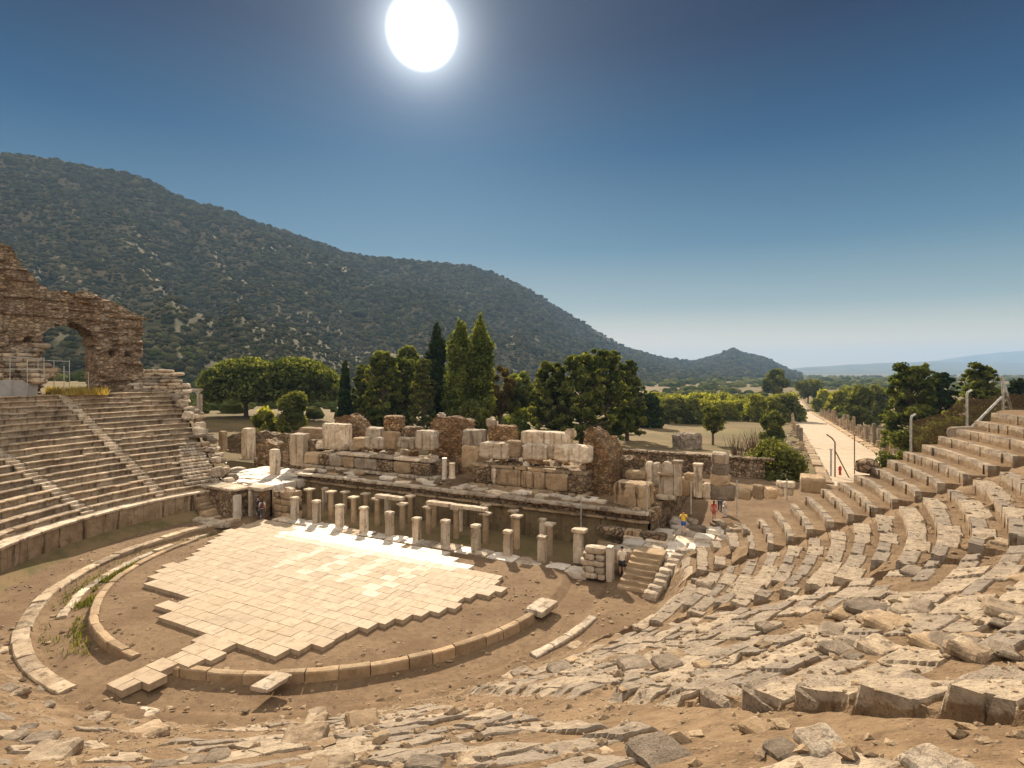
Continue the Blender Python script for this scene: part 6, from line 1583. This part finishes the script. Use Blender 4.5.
# ------------------------------------------------------------------ gate, fence posts, rope posts
def posts():
    def at(px, yb, d):
        x, y = pix(px, d); return x, y, zat(yb, d)
    # gate at the near end of the street
    r = thing('fence_post', 'tall bent dark post with a slanting brace at the near end of the street', 'fence post', at(835, 476, 66), 0)
    b = MB(); b.tube([(0, 0, -.5), (0, 0, 4.0), (-.4, 0, 4.5), (-1.0, 0, 4.9)], .08, 8); b.build('post', M['post_brown'], r)
    b = MB(); b.tube([(.05, 0, 2.9), (1.6, -.3, -.4)], .07, 8); b.build('brace', M['post_brown'], r)
    b = MB(); b.tube([(0, 0, 0), (0, 0, 4.6)], .06, 8); tag(b.build('post', M['post_brown'], None, at(854.5, 474, 66)), 'straight dark post to the right of the braced one at the street end', 'post')
    b = MB(); b.tube([(0, 0, 0), (0, 0, 3.0)], .10, 8); b.box((0, 0, 3.05), (.26, .22, .12)); tag(b.build('post', M['post_grey'], None, at(831, 476, 64)), 'short grey post just left of the braced one', 'post')
    r = thing('hydrant', 'small red stand-pipe beside the foot of the braced post', 'stand-pipe', at(840, 475, 65))
    b = MB(); b.lathe([(.18, 0), (.18, .06), (.13, .1), (.13, .75), (.17, .8), (.16, .95), (.06, 1.05)], 12); b.build('body', M['red_paint'], r)
    for s in (-1, 1): b = MB(); b.tube([(0, 0, .65), (s * .22, 0, .65)], .06, 8); b.build('outlet', M['red_paint'], r)
    # fence of tall posts with a brown net, right
    F_ = [(911, 458, 415, 31.5, 'tall grey fence post with a hooked top, leftmost at the net fence'), (967, 434, 391, 31.0, 'tall grey fence post with a hooked top, behind the long grey stone')]
    tops = []
    for px, yb, yt, d, lab in F_:
        x, y, z = at(px, yb, d); h = zat(yt, d) - z
        b = MB(); b.tube([(0, 0, -3.0), (0, 0, h - .25), (.04, 0, h - .08), (.26, 0, h + .05)], .06, 8)
        tag(b.build('fence_post', M['post_grey'], None, (x, y, z)), lab, 'fence post', 'posts of the net fence'); tops.append(Vector((x, y, z + h - .3)))
    d = 31.0; r = thing('braced_post', 'pair of leaning grey posts propped by a long slanting brace at the right', 'fence post', at(1003, 416, d), 0, 'posts of the net fence')
    def rel(px, py, dd=d):
        x, y = pix(px, dd); X0, Y0_ = pix(1003, d); return (x - X0, y - Y0_, zat(py, dd) - zat(416, d))
    b = MB(); b.tube([rel(1003, 420), rel(1003, 382), rel(1001, 376)], .06, 8); b.build('post', M['post_grey'], r)
    b = MB(); b.tube([rel(1015.5, 424), rel(1004, 384), rel(1001, 377)], .065, 8); b.build('leaning_post', M['post_grey'], r)
    b = MB(); b.tube([rel(969, 430), rel(1002, 397)], .065, 8); b.build('brace', M['post_grey'], r)
    x, y = pix(1003, d); tops.append(Vector((x, y, zat(392, d)))); x, y = pix(1062, 30); tops.append(Vector((x, y, zat(387, 30))))
    t = NT(mat('brown net')); v = t.coords(False)
    br = t.noise(v, 1.2, 4); col = t.mix(br, (0.085, 0.055, 0.032), (0.14, 0.095, 0.055))
    d_ = t.n('ShaderNodeBsdfDiffuse', {'Color': col}); tp = t.n('ShaderNodeBsdfTransparent')
    w1 = t.n('ShaderNodeTexNoise', {'Vector': v, 'Scale': 14.0, 'Detail': 2}).outputs['Fac']
    mx = t.n('ShaderNodeMixShader', {0: t.ramp(w1, .35, .6, .25, .55), 1: d_.outputs[0], 2: tp.outputs[0]}); t.n('ShaderNodeOutputMaterial', {'Surface': mx.outputs[0]})
    V = []; n = 0
    for i in range(len(tops) - 1):
        a_, c = tops[i], tops[i + 1]
        for k in range(11 if i == len(tops) - 2 else 10):
            q = k / 10; p = a_.lerp(c, q); p.z -= .28 * math.sin(q * math.pi)
            for j in range(7): V.append((p.x + .05 * math.sin(k * 1.3 + j), p.y + .06 * math.sin(k + j * 1.7), p.z - 2.6 * j / 6))
            n += 1
    tag(link('net', mesh_np('net', np.array(V), grid_faces(n, 7), t.m, True)), 'dark brown net hung between the tall fence posts at the right', 'net')
    # slim poles of the rope barrier among the ruins
    for px, yb, yt, v, lab in ((581, 531, 497, 9.0, 'slim grey pole against the stained stage wall'), (647, 512, 482, 9.6, 'slim grey pole beside the dark-stained block'), (691, 509, 483, 11.0, 'slim grey pole behind the child in yellow'), (737, 513, 481, 11.2, 'slim grey pole right of the three visitors'), (787, 497, 480, 11.2, 'slim grey pole in front of the leafy round bush')):
        u, zb = at_v(px, yb, v); zt = at_v(px, yt, v)[1]; b = MB(); b.tube([(0, 0, -.3), (0, 0, zt - zb)], .035, 8); b.tube([(0, 0, zt - zb), (0, 0, zt - zb + .05)], .05, 8)
        tag(b.build('barrier_pole', M['post_grey'], None, T(u, v, zb)), lab, 'pole', 'slim barrier poles')
    # railing of the left entrance steps
    b = MB(); b.tube([(0, 0, 0), (0, 0, 2.3), (.15, 0, 2.35)], .035, 6); b.tube([(0, 0, 2.3), (.9, .3, .2)], .03, 6)
    u, z = at_v(281, 500, 6.2); tag(b.build('prop', M['post_grey'], None, T(u, 6.2, z - .6)), 'thin leaning prop by the left stage pillars', 'prop')
    # the long loose stone on the top row
    b = MB(); b.lathe([(.30, -.95), (.36, -.9), (.36, .9), (.30, .95)], 12, jit=.1); V = np.concatenate(b.V); b.V = [V[:, [2, 1, 0]]]
    x, y, z = at(968, 431, 29.5); tag(b.build('column_drum', M['grey_stone'], None, (x, y, z - .1), .12), 'long grey column drum lying by the fence post at the top right', 'column drum')
    b = MB(); b.rough((0, 0, 0), (1.1, .7, .7), 333, amt=.07, cell=.2, chip=.2); x, y, z = at(866, 466, 28.6); tag(b.build('stone_block', M['rubble'], None, (x, y, z), .4), 'square brown block at the lower end of the seats beside the street', 'stone')
posts()

# ------------------------------------------------------------------ visitors
SKIN = plain('skin', (0.50, 0.31, 0.21), .6, 0, .08)
HAIR = plain('dark hair', (0.03, 0.02, 0.015), .7)
def skin_mesh(joints, bones, name, m, sub=2):
    """one continuous surface grown from a skeleton: joints {name: (pos, radius or (rx, ry))}"""
    names = list(joints); idx = {n: i for i, n in enumerate(names)}
    me = bpy.data.meshes.new('sk'); me.from_pydata([joints[n][0] for n in names], [(idx[a_], idx[b_]) for a_, b_ in bones], []); me.update()
    o = bpy.data.objects.new('sk', me); COL.objects.link(o)
    md = o.modifiers.new('s', 'SKIN'); md.use_smooth_shade = True
    for i, n in enumerate(names):
        r = joints[n][1]; sv = me.skin_vertices[0].data[i]; sv.radius = r if isinstance(r, tuple) else (r, r); sv.use_root = (i == 0)
    sb = o.modifiers.new('u', 'SUBSURF'); sb.levels = sub; sb.render_levels = sub
    dg = bpy.context.evaluated_depsgraph_get(); out = bpy.data.meshes.new_from_object(o.evaluated_get(dg)); out.name = name
    bpy.data.objects.remove(o); bpy.data.meshes.remove(me); out.materials.clear(); out.materials.append(m)
    return out
def person(label, loc, rz, hgt, shirt, lower, shorts=True, sleeves='short', arms='down', walk=.12, hair='short', bag=None, group=None):
    root = thing('person', label, 'person', loc, rz, group); s = hgt / 1.75
    P = {}
    def J(n, x, y, z, r): P[n] = ((x * s, y * s, z * s), tuple(q * s for q in r) if isinstance(r, tuple) else r * s)
    J('pelvis', 0, 0, .96, (.15, .11)); J('waist', 0, .0, 1.10, (.135, .10)); J('chest', 0, .01, 1.30, (.165, .115)); J('collar', 0, .0, 1.44, (.10, .08)); J('neck', 0, -.01, 1.51, .055); J('jaw', 0, -.02, 1.58, (.072, .085)); J('skull', 0, -.01, 1.68, (.078, .095))
    J('nose', 0, -.115, 1.63, .014)
    B = [('pelvis', 'waist'), ('waist', 'chest'), ('chest', 'collar'), ('collar', 'neck'), ('neck', 'jaw'), ('jaw', 'skull')]
    P.pop('nose')
    for sd, k in ((-1, 'l'), (1, 'r')):
        f = walk * sd
        J('hip' + k, .095 * sd, 0, .90, .095); J('knee' + k, .10 * sd, -f * .7, .50, .062); J('calf' + k, .10 * sd, -f * .5 + .03, .34, .056); J('ankle' + k, .10 * sd, -f + .02, .09, .04); J('toe' + k, .115 * sd, -f - .14, .035, (.035, .03))
        B += [('pelvis', 'hip' + k), ('hip' + k, 'knee' + k), ('knee' + k, 'calf' + k), ('calf' + k, 'ankle' + k), ('ankle' + k, 'toe' + k)]
        J('sh' + k, .19 * sd, .0, 1.42, .058)
        up = arms == 'up' or (arms == 'camera')
        if up: J('el' + k, .27 * sd, -.16, 1.24, .042); J('wr' + k, .08 * sd, -.30, 1.50, .028); hd = (-.10 * sd, -.05, .06)
        elif arms == 'hips': J('el' + k, .40 * sd, .08, 1.20, .042); J('wr' + k, .22 * sd, -.05, 1.04, .028); hd = (-.06 * sd, -.05, -.03)
        else: J('el' + k, .235 * sd, .03 + f * .4, 1.15, .042); J('wr' + k, .25 * sd, -.05 + f * .6, .92, .028); hd = (.005 * sd, -.03, -.09)
        wr = P['wr' + k][0]; w = tuple(q / s for q in wr); d = Vector(hd); dn = d.normalized(); side = dn.cross(Vector((0, 1, 0.2))).normalized()
        J('palm' + k, *(Vector(w) + d * .75), (.034, .018)); B += [('chest', 'sh' + k), ('sh' + k, 'el' + k), ('el' + k, 'wr' + k), ('wr' + k, 'palm' + k)]
        for q, (off, ln) in enumerate(((-.03, .07), (-.01, .085), (.01, .08), (.03, .062))):
            b0 = Vector(w) + d * .75 + side * off * .8 + dn * .03; J(f'f{q}{k}', *b0, .009); b1 = b0 + dn * ln * .6 + Vector((0, -.012, 0)); J(f'g{q}{k}', *b1, .0085); b2 = b1 + dn * ln * .5 + Vector((0, -.02, 0)); J(f't{q}{k}', *b2, .007)
            B += [('palm' + k, f'f{q}{k}'), (f'f{q}{k}', f'g{q}{k}'), (f'g{q}{k}', f't{q}{k}')]
        th = Vector(w) + d * .4; J('th' + k, *(th + side * -.035 * sd + dn * .02), .010); J('tt' + k, *(th + side * -.05 * sd + dn * .06), .008); B += [('wr' + k, 'th' + k), ('th' + k, 'tt' + k)]
    body = link('body', skin_mesh(P, B, 'body', SKIN), root)
    # face: nose, eyes, mouth, ears as small features joined to one head piece
    b = MB(); hz = 1.635 * s
    b.lathe([(.003, -.02 * s), (.014 * s, -.015 * s), (.010 * s, .01 * s), (.004 * s, .03 * s)], 8, (0, -.118 * s, hz - .01 * s)); b.build('nose', SKIN, body)
    for sd in (-1, 1):
        b = MB(); b.lathe([(.002, -.012 * s), (.012 * s, 0), (.002, .012 * s)], 8, (.033 * sd * s, -.098 * s, hz + .02 * s)); b.build('eye', HAIR, body)
        b = MB(); b.lathe([(.004, -.03 * s), (.016 * s, 0), (.004, .03 * s)], 8, (.083 * sd * s, .0, hz)); b.build('ear', SKIN, body)
    b = MB(); b.box((0, -.103 * s, hz - .055 * s), (.045 * s, .01 * s, .01 * s)); b.build('mouth', plain('lips', (.35, .13, .1)), body)
    def inflate(keys, add): return {k: (P[k][0], tuple(q + add * s for q in P[k][1]) if isinstance(P[k][1], tuple) else P[k][1] + add * s) for k in keys}
    K = {}
    mm = lambda c, n: plain(n, c, .85, 0, .12, 12)
    q = inflate(['waist', 'pelvis', 'chest', 'collar', 'shl', 'shr'], .016); bb = [('waist', 'pelvis'), ('waist', 'chest'), ('chest', 'collar'), ('chest', 'shl'), ('chest', 'shr')]
    for k in 'lr':
        a0, a1 = Vector(P['sh' + k][0]), Vector(P['el' + k][0]); t_ = 1.0 if sleeves == 'long' else .65
        q['sl' + k] = (tuple(a0.lerp(a1, t_)), .062 * s); bb.append(('sh' + k, 'sl' + k))
        if sleeves == 'long': w1 = Vector(P['wr' + k][0]); q['sw' + k] = (tuple(a1.lerp(w1, .85)), .043 * s); bb.append(('sl' + k, 'sw' + k))
    link('shirt', skin_mesh(q, bb, 'shirt', mm(shirt, 'shirt cloth')), root)
    q = inflate(['pelvis', 'hipl', 'hipr'], .02); bb = [('pelvis', 'hipl'), ('pelvis', 'hipr')]; q['pelvis'] = ((0, 0, .97 * s), (.168 * s, .13 * s))
    for k in 'lr':
        a0, a1 = Vector(P['hip' + k][0]), Vector(P['knee' + k][0])
        if shorts: q['tl' + k] = (tuple(a0.lerp(a1, .85)), .092 * s); bb.append(('hip' + k, 'tl' + k))
        else: q['tl' + k] = (tuple(a1), .078 * s); q['an' + k] = (tuple(Vector(P['ankle' + k][0]) + Vector((0, 0, .02 * s))), .062 * s); bb += [('hip' + k, 'tl' + k), ('tl' + k, 'an' + k)]
    link('shorts' if shorts else 'trousers', skin_mesh(q, bb, 'lower', mm(lower, 'leg cloth')), root)
    for k in 'lr':
        a0, a1 = Vector(P['ankle' + k][0]), Vector(P['toe' + k][0]); b = MB(); b.tube([a0 + Vector((0, .05, -.03)) * s, a0.lerp(a1, .5) + Vector((0, 0, 0)), a1 + Vector((0, -.03, 0)) * s], [.05 * s, .052 * s, .035 * s], 8); b.build('shoe', mm((.08, .07, .07), 'shoe'), root)
    b = MB(); n1 = 7; prof = [(.092 * math.sin(t_) + .004, .105 * math.cos(t_)) for t_ in np.linspace(1.75, 0, 8)]
    V = []; 
    b.lathe([(p[0] * s, p[1] * s) for p in prof], 14, (0, .012 * s, 1.668 * s))
    if hair == 'long': b.tube([(0, .07 * s, 1.66 * s), (0, .10 * s, 1.52 * s), (0, .11 * s, 1.38 * s)], [.075 * s, .07 * s, .03 * s], 10)
    b.build('hair', HAIR, root, smooth=True)
    if bag: 
        b = MB(); b.rough((0, .19 * s, 1.25 * s), (.28 * s, .15 * s, .42 * s), 3, amt=.01, cell=.08, chip=.1); o = b.build('backpack', mm(bag, 'bag cloth'), None, loc, rz); tag(o, 'dark backpack on the back of ' + ('the man in the pale shirt' if hgt > 1.7 else 'the visitor in the light top'), 'backpack')
    return root
def visitors():
    x, y, z = unp(622, 577, .02)
    person('man in a cream T-shirt and dark shorts walking between the wall and right-hand steps', (x, y, z), R_(170), 1.72, (.62, .55, .44), (.035, .035, .045), walk=.16)
    x, y, z = unp(683.5, 533.5, 1.35)
    person('child in a yellow shirt and blue shorts holding a camera up on the slab terrace', (x, y, z), R_(-20), 1.44, (.75, .50, .03), (.05, .10, .33), arms='up', walk=.10)
    for px, py, d, h, sh, lo, sho, lab, hr, rz in ((714, 521, 40.5, 1.48, (.80, .22, .20), (.55, .18, .17), True, 'woman in a coral-pink top, leftmost of the three visitors by the stacked pier', 'long', 2.6), (725, 518, 41.5, 1.58, (.72, .72, .74), (.58, .58, .60), False, 'visitor in white with a light skirt, rightmost of the three by the stacked pier', 'long', 1.2),
                                   (720, 512, 44.0, 1.66, (.70, .71, .75), (.07, .08, .12), False, 'visitor in a white shirt standing behind the other two by the stacked pier', 'short', -.4)):
        x, y = pix(px, d); person(lab, (x, y, zat(py, d)), rz, h, sh, lo, sho, 'short', 'hips' if px == 725 else 'down', hair=hr)
    x, y, _ = T(-13.9, 4.0); z = .02; person('visitor in dark clothes standing in front of the left doorway', (x, y, z), R_(150), 1.72, (.03, .03, .035), (.04, .04, .05), False, 'long', 'up', .04)
    x, y, _ = T(-13.1, 3.75); z = .02; person('visitor in a light top beside the one in dark clothes on the left', (x, y, z), R_(200), 1.62, (.60, .52, .45), (.08, .075, .08), False, 'short', 'down', .05, 'long', bag=(.10, .035, .03))
visitors()
build_haze()
